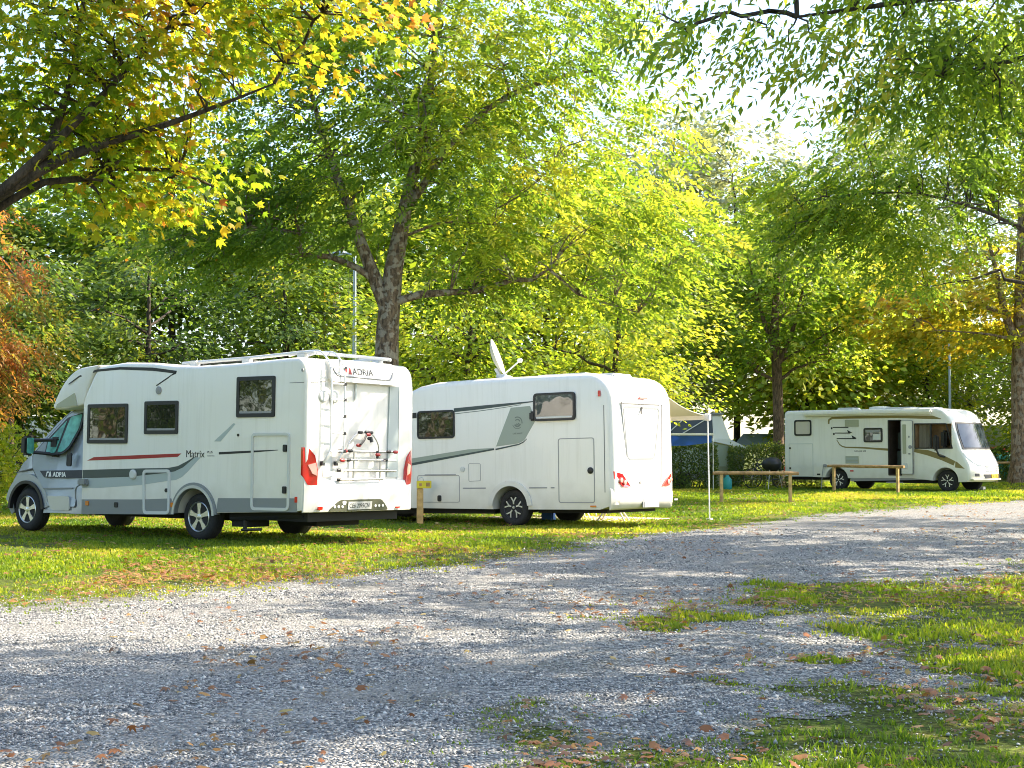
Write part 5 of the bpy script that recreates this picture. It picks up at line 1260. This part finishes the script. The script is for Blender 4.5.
inside = [q for q in FAR if abs(q[0] / q[1]) < .345]; left = [q for q in FAR if q[0] / q[1] <= -.345]; right = [q for q in FAR if q[0] / q[1] >= .345]
for i, q in enumerate(FAR):
    x, y, k, s = q
    o = protos[k] if k not in first else copy_tree(protos[k]); first.add(k)
    o.location = (x, y, H(x, y) - .03); o.scale = (s, s, s); o.rotation_euler.z = i * 1.7
    px = int(512 + x / y * 1500); kind = ['mid green', 'yellow-green', 'dark green', 'golden', 'haze-pale grey-green'][k]
    near = 'behind the chestnut' if px < 60 else 'behind the dark trees' if px < 330 else 'behind the forked ash' if px < 460 else 'behind the white motorhome' if px < 690 else 'behind the tent' if px < 760 else 'behind the far motorhome' if px < 960 else 'behind the right-edge trunk'
    if q in inside: o['label'] = f'{kind} distant tree {near}, {ORD[inside.index(q)]} of the distant row from the left'
    else: o['label'] = f'{kind} distant tree beyond the ' + (f'left edge of the picture, {ORD[left.index(q)]} there' if q in left else f'right edge of the picture, {ORD[right.index(q)]} there')
    o['category'] = 'tree'; o['group'] = 'distant trees closing the view'

# ------------------------------------------------------------------ hedges, shrub
def leafy_box(name, label, cat, loc, size, n, leaf, mat_leaf, seed, hue=(.45, .2), ls=.09, group=None, blob=False):
    rng = np.random.default_rng(seed); root = thing(name, label, cat, (*loc, H(*loc) - .02), group=group)
    sx, sy, sz = size
    u = rng.random((n, 3)); 
    if blob:
        d = unit(rng.normal(size=(n, 3))); r = rng.random(n) ** .4
        p = d * r[:, None] * np.array([sx / 2, sy / 2, sz / 2]); p[:, 2] += sz / 2
        p *= (1 + .22 * np.array([mnoise.noise(Vector(q * 1.6)) for q in p]))[:, None]
    else:
        p = (u - np.array([.5, .5, 0])) * np.array([sx, sy, sz])
        k = rng.random(n) < .7                                  # most leaves sit near the faces
        f = rng.integers(0, 3, n)
        p[k & (f == 0), 1] = -sy / 2 + rng.normal(0, .07, (k & (f == 0)).sum()); p[k & (f == 1), 2] = sz + rng.normal(0, .06, (k & (f == 1)).sum()); p[k & (f == 2), 0] = np.where(rng.random((k & (f == 2)).sum()) < .5, -1, 1) * sx / 2
        p += rng.normal(0, .035, (n, 3)); p[:, 2] += .07 * np.sin(p[:, 0] * 3.1 + seed) * (p[:, 2] / sz)
    p[:, 2] = np.maximum(p[:, 2], .05)
    ax = rng.normal(0, 1, (n, 3)); nr = rng.normal(0, .6, (n, 3)); nr[:, 2] += .6; nr[:, 1] -= .4
    V, F, k = scatter(rhomb(.6), p, ax, nr, ls * rng.uniform(.6, 1.3, n))
    hv = np.clip(rng.normal(hue[0], hue[1], n), 0, 1)
    np_mesh('foliage', V, F, LEAF[mat_leaf], root, attr={'hue': np.repeat(hv, k)})
    paths = []
    for i in range(14 if not blob else 10):
        b = np.array([rng.uniform(-.45, .45) * sx * (1 if not blob else .3), rng.uniform(-.3, .3) * sy, 0]); t = b + np.array([rng.normal(0, .15) * (1 if not blob else 3 * sx * .3), rng.normal(0, .1), sz * .8])
        paths.append((curve_path(b, t, rng, 6, .05), np.linspace(.02, .006, 6)))
    V, F = tubes(paths, 5); np_mesh('stems', V, F, BARK['dark'], root)
    return root

leafy_box('hedge', 'clipped green hedge behind the awning leg of the white motorhome', 'hedge', (6.05, 51.4), (1.75, .9, 1.52), 6500, 'simple', 'hedge', 1, group='clipped hedges')
leafy_box('hedge', 'clipped green hedge between the tent and the far motorhome', 'hedge', (9.35, 53.4), (3.2, 1.0, 1.42), 10500, 'simple', 'hedge', 2, (.6, .2), group='clipped hedges')
leafy_box('hedge', 'loose green hedge at the right edge beyond the wooden rail', 'hedge', (23.4, 69), (3.4, 1.2, 1.35), 5000, 'simple', 'hedge', 3, (.6, .2), .13, group='clipped hedges')
leafy_box('shrub', 'bright yellow-green shrub at the left edge in front of the silver cab', 'shrub', (-11.35, 31.6), (2.3, 2.0, 2.35), 5200, 'simple', 'shrub', 4, (.5, .22), .12, blob=True)
leafy_box('shrub', 'low green shrub at the left edge beneath the chestnut', 'shrub', (-13.3, 35.5), (3.0, 2.2, 1.7), 5200, 'simple', 'hedge', 5, (.7, .2), .12, blob=True)

# ------------------------------------------------------------------ wooden rails and the number post
def barrier(label, a, b, z, over=.2):
    ax, ay = a; bx, by = b; L = math.hypot(bx - ax, by - ay); ang = math.atan2(by - ay, bx - ax)
    r = thing('barrier_rail', label, 'wooden rail', (ax, ay, H(ax, ay)), (0, 0, ang), 'low wooden rails on the lawn')
    for x in (0, L):
        bm = bmesh.new(); dz = H(ax + x * math.cos(ang), ay + x * math.sin(ang)) - H(ax, ay)
        add_box(bm, (x - .042, -.04, dz - .1), (x + .042, .04, z - .05), .01); obj('post', bm, M['wood'], r, 30)
    bm = bmesh.new(); add_lathe(bm, [(0, -over), (.044, -over), (.048, 0), (.046, L), (.043, L + over), (0, L + over)], (0, 0, z - .01), 'x', 14)
    for q in bm.verts: q.co.z += .012 * math.sin(q.co.x * 2.2)
    obj('rail', bm, M['wooddark'], r, 40)
    return r
barrier('brown wooden rail on two posts beyond the awning leg', (5.42, 38.9), (7.2, 38.9), .79, .22)
barrier('brown wooden rail on two posts before the far motorhome', (10.22, 47.7), (11.71, 45.63), .84, .25)
barrier('brown wooden rail behind the nose of the far motorhome', (16.75, 61.5), (19.75, 61.2), .84, .6)
px_, py_ = -1.78, 29.1
r = thing('number_post', 'wooden stake with small yellow plate beside the white motorhome', 'post', (px_, py_, H(px_, py_)), (0, 0, .12))
bm = bmesh.new(); add_box(bm, (-.062, -.05, -.1), (.062, .05, .70), .012); obj('stake', bm, M['wood'], r, 30)
bm = bmesh.new(); add_box(bm, (-.07, -.085, .70), (.215, -.035, .845), .008); s_ = obj('plate', bm, M['yellow'], r, 30)
bm = bmesh.new(); add_box(bm, (-.02, -.089, .745), (.03, -.083, .80)); add_box(bm, (.11, -.089, .735), (.185, -.083, .81)); add_box(bm, (-.005, -.091, .76), (.015, -.085, .79)); obj('mark', bm, M['wooddark'], s_, 0)
bm = bmesh.new(); add_tube(bm, bend([(-.03, -.02, .70), (-.03, -.02, .89), (.05, -.02, .91), (.07, -.02, .84)], .03), .006, 6); obj('wire_loop', bm, M['galv'], r)

# ------------------------------------------------------------------ lamp posts
def lamp_post(label, x, y, h, rz):
    r = thing('lamp_post', label, 'lamp post', (x, y, H(x, y)), (0, 0, rz), 'steel lamp posts')
    bm = bmesh.new(); add_lathe(bm, [(0, -.1), (.085, -.1), (.085, .9), (.07, .95), (.06, h * .6), (.045, h)], (0, 0, 0), 'z', 14); obj('pole', bm, M['galv'], r, 40)
    bm = bmesh.new(); add_tube(bm, [(0, 0, h - .05), (.25, 0, h + .06), (.5, 0, h + .10)], .03, 8); obj('arm', bm, M['galv'], r)
    bm = bmesh.new(); add_box(bm, (.42, -.13, h + .04), (1.0, .13, h + .17), .05); obj('lamp_head', bm, M['galv'], r, 40)
lamp_post('slim grey steel lamp post left of the forked ash trunk', -4.78, 45.4, 7.3, 2.4)
lamp_post('slim grey steel lamp post above the cab of the far motorhome', 19.8, 67.8, 6.4, 2.0)

# ------------------------------------------------------------------ things behind the white motorhome (van frame, far side)
a2 = VANS[2]['rot'][2]; c2, s2 = math.cos(a2), math.sin(a2)
def by_van(xv, yv): return VANS[2]['loc'][0] + c2 * xv - s2 * yv, VANS[2]['loc'][1] + s2 * xv + c2 * yv
def at_van(name, label, cat, xv, yv, rz=0, group=None, z=0):
    x, y = by_van(xv, yv); return thing(name, label, cat, (x, y, H(x, y) + z), (0, 0, a2 + rz), group)
bm = bmesh.new(); add_box(bm, (-1.75, -.9, .012), (1.75, .9, .024), .004); x, y = by_van(.65, -2.25)
o = obj('outdoor_mat', bm, M['mat_beige'], None); o.location = (x, y, H(x, y)); o.rotation_euler.z = a2; tag(o, 'beige outdoor mat spread under the awning', 'mat')
r = at_van('step_stool', 'white step stool below the rear corner of the white motorhome', 'step', -.75, -1.42, .3)
bm = bmesh.new(); add_box(bm, (-.22, -.15, .22), (.22, .15, .25), .01); obj('tread', bm, M['white2'], r, 40)
for sx_ in (-1, 1):
    bm = bmesh.new(); add_tube(bm, [(sx_ * .16, -.12, .22), (sx_ * .30, -.22, .0)], .02, 6); add_tube(bm, [(sx_ * .16, .12, .22), (sx_ * .30, .22, .0)], .02, 6); add_tube(bm, [(sx_ * .30, -.22, .02), (sx_ * .30, .22, .02)], .015, 6); obj('leg', bm, M['white2'], r)
def chair(label, xv, yv, rz):
    r = at_van('folding_chair', label, 'chair', xv, yv, rz, 'folding chairs under the awning', .024)
    bm = bmesh.new(); add_box(bm, (-.24, -.22, .42), (.24, .22, .45), .01); obj('seat', bm, M['tentgrey'], r, 40)
    bm = bmesh.new(); add_box(bm, (-.24, .20, .55), (.24, .23, 1.05), .01); obj('backrest', bm, M['tentgrey'], r, 40)
    for sx_ in (-1, 1):
        for d in (-1, 1):
            bm = bmesh.new(); add_tube(bm, [(sx_ * .26, d * .26, .0), (sx_ * .26, -d * .20, .62 if d < 0 else .62)], .013, 6); obj('leg', bm, M['alu'], r)
        bm = bmesh.new(); add_tube(bm, [(sx_ * .26, -.2, .64), (sx_ * .26, .22, .64), (sx_ * .25, .22, 1.06)], .013, 6); obj('arm', bm, M['alu'], r)
chair('grey folding chair under the awning, nearer the cab', 1.75, -2.3, .6); chair('grey folding chair under the awning, next to the camping table', .55, -2.0, -.4)
r = at_van('camp_table', 'light folding camping table on the beige mat', 'table', 1.15, -2.9, .1, z=.024)
bm = bmesh.new(); add_box(bm, (-.5, -.33, .68), (.5, .33, .72), .01); obj('table_top', bm, M['offwhite'], r, 40)
for sx_ in (-1, 1):
    for d in (-1, 1):
        bm = bmesh.new(); add_tube(bm, [(sx_ * .44, d * .28, 0), (sx_ * .30, d * .28, .69)], .014, 6); obj('leg', bm, M['alu'], r)
r = at_van('water_can', 'small blue canister beside the front of the rear wheel', 'canister', .52, -1.0, .2)
bm = bmesh.new(); add_box(bm, (-.13, -.09, 0), (.13, .09, .24), .03); obj('can', bm, M['blue'], r, 40); bm = bmesh.new(); add_tube(bm, bend([(-.08, 0, .23), (-.07, 0, .30), (.07, 0, .30), (.08, 0, .23)], .03), .012, 6); obj('handle', bm, M['blue'], r)

# ------------------------------------------------------------------ folding tent trailer, windbreak, canister, bicycle
r = thing('tent_trailer', 'dark grey and white tent with pale green lean-to between the hedges', 'tent', (6.4, 54.6, H(6.4, 54.6)))
def hexa(bm, lo, hi):
    """lo, hi: 4 points each, same order"""
    a = [bm.verts.new(p) for p in lo]; b = [bm.verts.new(p) for p in hi]
    bm.faces.new(a); bm.faces.new(b)
    for i in range(4): bm.faces.new((a[i], a[(i + 1) % 4], b[(i + 1) % 4], b[i]))
    return bm
bm = hexa(bmesh.new(), [(-1.9, -.9, 1.75), (.80, -.9, 1.75), (.80, 1.0, 1.75), (-1.9, 1.0, 1.75)], [(-1.7, -.75, 2.62), (.78, -.75, 2.62), (.78, .85, 2.62), (-1.7, .85, 2.62)]); obj('upper_tent', bm, M['tentgrey'], r, 0)
bm = hexa(bmesh.new(), [(.805, -.92, 1.70), (1.45, -.7, 1.70), (1.45, .9, 1.70), (.805, 1.0, 1.70)], [(.785, -.76, 2.60), (1.12, -.7, 2.60), (1.12, .8, 2.60), (.785, .85, 2.60)]); obj('end_panel', bm, M['tentwhite'], r, 0)
bm = bmesh.new(); add_box(bm, (-1.8, -.85, 2.625), (1.2, .92, 2.70), .02); obj('roof_cap', bm, M['skirt'], r, 30)
bm = hexa(bmesh.new(), [(-1.9, -.95, .55), (1.3, -.95, .55), (1.3, 1.0, .55), (-1.9, 1.0, .55)], [(-1.9, -.93, 1.745), (.80, -.93, 1.745), (.80, 1.0, 1.745), (-1.9, 1.0, 1.745)]); obj('lower_wall', bm, M['tentgreen'], r, 0)
bm = hexa(bmesh.new(), [(.6, -1.15, 1.70), (2.1, -1.15, 1.38), (2.1, .9, 1.38), (.6, .9, 1.70)], [(.62, -1.13, 1.78), (1.35, -1.13, 1.76), (1.35, .9, 1.76), (.62, .9, 1.78)]); obj('lean_to_roof', bm, M['tentwhite'], r, 0)
bm = hexa(bmesh.new(), [(.45, -1.08, .02), (1.75, -1.08, .02), (1.75, -.97, .02), (.45, -.97, .02)], [(.45, -1.08, 1.69), (1.95, -1.08, 1.40), (1.95, -.97, 1.40), (.45, -.97, 1.69)]); obj('lean_to_wall', bm, M['tentgreen'], r, 0)
bm = bmesh.new(); add_box(bm, (.46, -1.12, .03), (1.5, -1.085, .78), .01); obj('lower_flap', bm, M['tentolive'], r, 0)
bm = bmesh.new(); add_box(bm, (-1.8, -.85, .3), (1.2, .9, .54), .03); obj('trailer_box', bm, M['inkgrey'], r, 30)
for y in (-.95, .95):
    bm = bmesh.new(); add_lathe(bm, [(0, -.07), (.2, -.07), (.27, -.05), (.27, .05), (.2, .07), (0, .07)], (-.3, y, .27), 'y', 24); obj('wheel', bm, M['rubber'], r, 40)
bm = bmesh.new(); add_tube(bm, [(-1.0, -.93, 1.8), (-.1, -.78, 2.6)], .02, 6); add_tube(bm, [(-.55, -.93, 1.8), (.75, -.78, 2.58)], .02, 6); obj('tent_pole', bm, M['tentwhite'], r)
r = thing('windbreak', 'blue fabric windbreak with white top bar before the left hedge', 'windbreak', (5.95, 50.3, H(5.95, 50.3)))
bm = bmesh.new(); rows = []
for i in range(13):
    t = i / 12; x = -.9 + 1.65 * t; rows.append((bm.verts.new((x, .03 * math.sin(9 * t), 1.84)), bm.verts.new((x, .05 * math.sin(7 * t), 1.84 - .34 + .20 * max(0, t - .45)))))
for A_, B_ in zip(rows, rows[1:]): bm.faces.new((A_[0], B_[0], B_[1], A_[1]))
bmesh.ops.solidify(bm, geom=bm.faces[:], thickness=.01); obj('fabric', bm, M['blue'], r, 50)
bm = bmesh.new(); add_box(bm, (-.95, -.03, 1.845), (.82, .03, 1.92), .01); obj('top_bar', bm, M['white2'], r, 30)
for x in (-.93, .79):
    bm = bmesh.new(); add_tube(bm, [(x, .03, 0), (x, .03, 1.85)], .015, 6); obj('pole', bm, M['alu'], r)
r = thing('water_can', 'teal water can on the grass between the hedges', 'canister', (7.25, 50.6, H(7.25, 50.6)))
bm = bmesh.new(); add_lathe(bm, [(0, 0), (.13, 0), (.16, .05), (.15, .36), (.06, .46), (.05, .5), (0, .5)], (0, 0, 0), 'z', 20); obj('can', bm, M['tealplastic'], r, 40)
bm = bmesh.new(); add_tube(bm, bend([(-.13, 0, .38), (-.2, 0, .5), (.02, 0, .56), (.05, 0, .48)], .06), .014, 6); obj('handle', bm, M['tealplastic'], r)

def bicycle(label, x, y, rz):
    r = thing('bicycle', label, 'bicycle', (x, y, H(x, y)), (0, 0, rz))
    for cx in (-.53, .53):
        bm = bmesh.new(); add_tube(bm, [(cx + .33 * math.cos(k * math.pi / 14), 0, .35 + .33 * math.sin(k * math.pi / 14)) for k in range(28)], .02, 6, closed=True); w = obj('wheel', bm, M['rubber'], r)
        bm = bmesh.new()
        for k in range(12): a = k * math.pi / 6; add_tube(bm, [(cx, 0, .35), (cx + .32 * math.cos(a), 0, .35 + .32 * math.sin(a))], .004, 4)
        obj('spokes', bm, M['steel'], w)
    bm = bmesh.new()
    for p in ([(-.53, 0, .35), (-.10, 0, .30)], [(-.10, 0, .30), (-.25, 0, .85)], [(-.53, 0, .35), (-.23, 0, .78)], [(-.10, 0, .30), (.36, 0, .82)], [(-.22, 0, .74), (.35, 0, .86)], [(.34, 0, .92), (.40, 0, .72), (.53, 0, .35)]): add_tube(bm, p, .018, 6)
    obj('frame', bm, M['navy'], r)
    bm = bmesh.new(); add_tube(bm, bend([(.22, -.30, 1.03), (.33, -.2, 1.02), (.34, 0, .95), (.33, .2, 1.02), (.22, .30, 1.03)], .06), .014, 6); obj('handlebar', bm, M['black'], r)
    bm = bmesh.new(); add_box(bm, (-.40, -.09, .88), (-.12, .09, .95), .03); obj('saddle', bm, M['black'], r, 40)
    bm = bmesh.new(); add_tube(bm, [(-.10, -.1, .30), (-.10, .1, .30)], .015, 6); add_tube(bm, [(-.10, -.1, .30), (-.02, -.1, .16)], .012, 6); add_tube(bm, [(-.10, .1, .30), (-.18, .1, .44)], .012, 6); obj('crank', bm, M['steel'], r)
bicycle('dark bicycle leaning beside the hedge behind the kettle grill', 8.75, 51.6, 2.6)
r = thing('kettle_grill', 'round black kettle grill on legs before the bicycle', 'grill', (8.68, 50.2, H(8.68, 50.2)))
bm = bmesh.new(); add_lathe(bm, [(0, .62), (.18, .64), (.30, .75), (.33, .86), (.33, .88), (.29, 1.0), (.16, 1.08), (0, 1.10)], (0, 0, 0), 'z', 28); obj('bowl', bm, M['black'], r, 40)
for k in range(3):
    a = k * 2.1; bm = bmesh.new(); add_tube(bm, [(.2 * math.cos(a), .2 * math.sin(a), .68), (.36 * math.cos(a), .36 * math.sin(a), 0)], .014, 6); obj('leg', bm, M['steel'], r)
r = thing('levelling_ramp', 'small white levelling ramp at the front wheel of the far motorhome', 'ramp', (*(lambda x, y: (x, y, H(x, y)))(15.2, 49.3),), (0, 0, -.694))
bm = bmesh.new(); add_slab(bm, [(-.25, 0), (.3, 0), (.3, .13), (.18, .13)], 'L', 0, -.1, .1); obj('wedge', bm, M['white2'], r)
bm = bmesh.new(); add_box(bm, (-.12, -.06, .0), (-.02, .06, .05)); obj('grip', bm, M['blue'], r)

# ------------------------------------------------------------------ far caravans, party tent, dome tent
def caravan(label, x, y, rz, s=1):
    r = thing('caravan', label, 'caravan', (x, y, H(x, y)), (0, 0, rz), 'white caravans beyond the trees'); r.scale = (s, s, s)
    poly = rpoly([(-2.3, .45), (2.3, .45), (2.45, 1.3), (2.1, 2.58), (-2.0, 2.62), (-2.42, 1.4)], [.1, .1, .4, .5, .5, .4], 6)
    obj('body', prism_y(poly, 1.1, .08, 3), M['cream'], r, 40)
    for sd in 'LR':
        rv_window(r, [(-1.9, 1.45), (-.9, 1.45), (-.9, 2.05), (-1.9, 2.05)], sd, 1.1, r=.12); rv_window(r, [(.9, 1.45), (1.8, 1.45), (1.7, 2.05), (.9, 2.05)], sd, 1.1, r=.12)
        outline('door', [(-.5, .5), (.2, .5), (.2, 2.3), (-.5, 2.3)], .06, .02, sd, 1.1, M['inkgrey'], r)
        slab('trim_band', [(-2.3, .95), (2.3, .95), (2.35, 1.1), (-2.33, 1.1)], sd, 1.1, -.002, .006, M['palegrey'], r)
    rv_window(r, [(-.75, 1.35), (.75, 1.35), (.7, 2.0), (-.7, 2.0)], 'F', 2.40, r=.15); rv_window(r, [(-.75, 1.35), (.75, 1.35), (.7, 2.0), (-.7, 2.0)], 'B', -2.37, r=.15)
    for yy in (-1.0, 1.0):
        bm = bmesh.new(); add_lathe(bm, [(0, -.09), (.2, -.1), (.31, -.07), (.31, .07), (.2, .1), (0, .09)], (.1, yy, .31), 'y', 24); obj('wheel', bm, M['rubber'], r, 40)
    bm = bmesh.new(); add_tube(bm, [(2.2, .5, .42), (3.4, 0, .42), (2.2, -.5, .42)], .04, 6); add_tube(bm, [(3.3, 0, .42), (3.3, 0, .05)], .03, 6); obj('drawbar', bm, M['galv'], r)
    return r
c1 = caravan('white caravan behind the slim trunks at the left edge', -15.9, 54.0, math.pi + .05)
k = copy_tree(c1); k.location = (25.2, 76, H(25.2, 76)); k.rotation_euler.z = 2.3; k['label'] = 'white caravan partly hidden behind the nose of the far motorhome'
k = copy_tree(c1); k.location = (-8.2, 60, H(-8.2, 60)); k.rotation_euler.z = .4; k['label'] = 'white caravan hidden behind the two nearer motorhomes'
r = thing('party_tent', 'open party tent with pale blue roof left of the far motorhome', 'tent', (13.1, 75, H(13.1, 75)), (0, 0, .15))
bm = bmesh.new(); q = [(-1.6, -1.5, 1.62), (1.6, -1.5, 1.62), (1.6, 1.5, 1.62), (-1.6, 1.5, 1.62)]
a = [bm.verts.new(p) for p in q]; a2_ = [bm.verts.new((p[0], p[1], p[2] - .18)) for p in q]; rg = [bm.verts.new((-1.6, 0, 2.15)), bm.verts.new((1.6, 0, 2.15))]
bm.faces.new((a[0], a[1], rg[1], rg[0])); bm.faces.new((a[2], a[3], rg[0], rg[1])); bm.faces.new((a[1], a[2], rg[1])); bm.faces.new((a[3], a[0], rg[0]))
for i in range(4): bm.faces.new((a[i], a[(i + 1) % 4], a2_[(i + 1) % 4], a2_[i]))
bmesh.ops.solidify(bm, geom=bm.faces[:], thickness=.02)
M['paleblue'] = mat('pale_blue_canvas', (.45, .56, .70), .7); obj('roof', bm, M['paleblue'], r, 0)
for x in (-1.55, 1.55):
    for y in (-1.45, 1.45):
        bm = bmesh.new(); add_tube(bm, [(x, y, 0), (x, y, 1.6)], .025, 6); obj('pole', bm, M['alu'], r)
r = thing('dome_tent', 'teal and red dome tent far right behind the trunk', 'tent', (23.2, 71.5, H(23.2, 71.5)))
bm = bmesh.new(); add_lathe(bm, [(1.3, 0), (1.25, .5), (1.0, .98), (.55, 1.35), (0, 1.5)], (0, 0, 0), 'z', 8); obj('flysheet', bm, M['tealplastic'], r, 50)
bm = bmesh.new(); add_lathe(bm, [(.72, 1.26), (.5, 1.42), (0, 1.56)], (0, 0, 0), 'z', 8); obj('top_panel', bm, M['red'], r, 50)

# ------------------------------------------------------------------ grass, stones, fallen leaves
rng = np.random.default_rng(99)
def frustum(n, d0, d1, p, margin=.8):
    """random ground points the picture looks at, denser near by: density ~ d**-p"""
    u = rng.random(n); e = 2 - p
    d = (d0 ** e + u * (d1 ** e - d0 ** e)) ** (1 / e) if abs(e) > 1e-3 else d0 * (d1 / d0) ** u
    x = (rng.random(n) * 2 - 1) * (.352 * d + margin)
    return x, d
x, y = frustum(230000, 6.2, 62, 1.3)
sd = gravel_sd(x, y); edge = rng.normal(0, .10, len(x))
dens = fbm(x * .9 + 5, y * .7 + 3, 4)
keep = (sd < edge) & (rng.random(len(x)) < np.clip(np.where(y < 20, .40, .5) + (dens - .42) * 3.5, .12, 1) * np.clip(.14 - sd * .6, .06, 1))
stray = (sd > .0) & (sd < 1.6) & (rng.random(len(x)) < .42 * np.exp(-sd * 3.2)); keep |= stray
x, y, dens, sd = x[keep], y[keep], dens[keep], sd[keep]
nt_, nb = len(x), 5
ang = rng.random((nt_, nb)) * 2 * np.pi; rad = rng.random((nt_, nb)) * (.035 + .0012 * y)[:, None]
bx = x[:, None] + rad * np.cos(ang); by = y[:, None] + rad * np.sin(ang)
hgt_ = (.014 + .042 * rng.random((nt_, nb)) * np.clip(dens * 1.6, .3, 1.3)[:, None]) * (1 + np.clip(y - 25, 0, 40) / 55)[:, None]
hgt_ *= np.where(sd > -.25, .65, 1)[:, None]
wd = (.0035 + .00042 * y)[:, None] * rng.uniform(.7, 1.3, (nt_, nb))
la = rng.random((nt_, nb)) * 2 * np.pi; ln = hgt_ * rng.uniform(.1, .8, (nt_, nb))
bx, by, hh, wd, la, ln = [q.ravel() for q in (bx, by, hgt_, wd, la, ln)]
bz = hgt(bx, by) - .004; wa = rng.random(len(bx)) * np.pi; cx, cy = np.cos(wa) * wd, np.sin(wa) * wd; tx, ty = np.cos(la) * ln, np.sin(la) * ln
V = np.stack([np.stack([bx - cx, by - cy, bz], 1), np.stack([bx + cx, by + cy, bz], 1), np.stack([bx + cx * .35 + tx, by + cy * .35 + ty, bz + hh], 1), np.stack([bx - cx * .35 + tx, by - cy * .35 + ty, bz + hh], 1)], 1).reshape(-1, 3)
F = np.arange(len(V)).reshape(-1, 4)
pat = fbm(x * .5 + 90, y * .4 + 33, 4)
hv = np.clip(np.repeat(.43 + (pat - .5) * 1.6, nb) + rng.normal(0, .16, len(bx)), 0, 1)
g = np_mesh('grass', V, F, LEAF['grass'], attr={'hue': np.repeat(hv, 4)}); tag(g, 'short green and yellowing grass of the lawn and verge', 'grass', kind='stuff')

x, y = frustum(190000, 6.2, 26, 1.6, .4)
sd = gravel_sd(x, y); cl = fbm(x * 2.2, y * 2.2 + 50, 3)
keep = (sd > -1.1) & (rng.random(len(x)) < np.where(sd < .1, .42 * np.exp(np.minimum(sd, 0) * 1.9), np.clip(.25 + (cl - .4) * 2.5, .08, 1)))
x, y = x[keep], y[keep]; n = len(x)
O = np.array([[1, 0, 0], [0, 1, 0], [-1, 0, 0], [0, -1, 0], [0, 0, 1], [0, 0, -1]], float); FO = np.array([[0, 1, 4], [1, 2, 4], [2, 3, 4], [3, 0, 4], [1, 0, 5], [2, 1, 5], [3, 2, 5], [0, 3, 5]])
s = rng.lognormal(-5.05, .36, n) * (1 + np.clip(y - 9, 0, 20) * .03); P = O[None] * s[:, None, None] * rng.uniform(.6, 1.3, (n, 6, 1)) * np.array([1, 1, .65]) + rng.normal(0, .2, (n, 6, 3)) * s[:, None, None]
a = rng.random(n) * 6.28; c_, s_ = np.cos(a), np.sin(a)
PX = P[..., 0] * c_[:, None] - P[..., 1] * s_[:, None]; PY = P[..., 0] * s_[:, None] + P[..., 1] * c_[:, None]
V = np.stack([PX + x[:, None], PY + y[:, None], P[..., 2] + (hgt(x, y) + .004 + s * .3)[:, None]], -1).reshape(-1, 3)
F = (FO[None] + (np.arange(n) * 6)[:, None, None]).reshape(-1, 3)
st = bpy.data.materials.new('loose_stone'); st.use_nodes = True; nt = st.node_tree
at = nt.nodes.new('ShaderNodeAttribute'); at.attribute_name = 'hue'; cr = nt.nodes.new('ShaderNodeValToRGB'); e = cr.color_ramp.elements
e[0].color = (.085, .088, .092, 1); e[1].color = (.60, .58, .54, 1); kk = e.new(.5); kk.color = (.25, .248, .245, 1)
nt.links.new(at.outputs['Fac'], cr.inputs[0]); nt.links.new(cr.outputs[0], nt.nodes['Principled BSDF'].inputs['Base Color']); nt.nodes['Principled BSDF'].inputs['Roughness'].default_value = .85
g = np_mesh('gravel_stones', V, F, st, attr={'hue': np.repeat(rng.random(n), 6)}); tag(g, 'loose grey and white stones of the gravel drive', 'gravel', kind='stuff')

x, y = frustum(90000, 6.2, 46, 1.2, .4)
sd = gravel_sd(x, y); cl = fbm(x * .8 + 7, y * .5 + 21, 4)
band = np.exp(-(np.abs(np.interp(x, EX, EY) - y) / 3.5) ** 2) * (y < 24)
pr = np.where(sd < 0, .10, .035) + .55 * band * (sd < .3) * np.clip((1.5 - x) / 6, .08, 1) + .18 * np.exp(-np.abs(sd) * 1.6) * (x > 0) * (y < 15)
keep = rng.random(len(x)) < pr * np.clip((cl - .36) * 9, .15, 5.0)
x, y = x[keep], y[keep]; n = len(x)
ax = rng.normal(0, 1, (n, 3)); ax[:, 2] *= .12; nr = rng.normal(0, .2, (n, 3)); nr[:, 2] += 1
T, FT = maple_leaf(); T = T.copy(); T[:, 2] += .25 * (T[:, 0] ** 2) + .12 * np.sin(T[:, 1] * 3)
sz = rng.uniform(.025, .08, n); pos = np.stack([x, y, hgt(x, y) + .022 + rng.random(n) * .025], 1)
V, F, k = scatter((T, FT), pos, ax, nr, sz)
g = np_mesh('fallen_leaves', V, F, LEAF['fallen'], attr={'hue': np.repeat(rng.random(n), k)}); tag(g, 'brown and yellow fallen leaves strewn over grass and gravel', 'fallen leaves', kind='stuff')
bpy.context.view_layer.update()
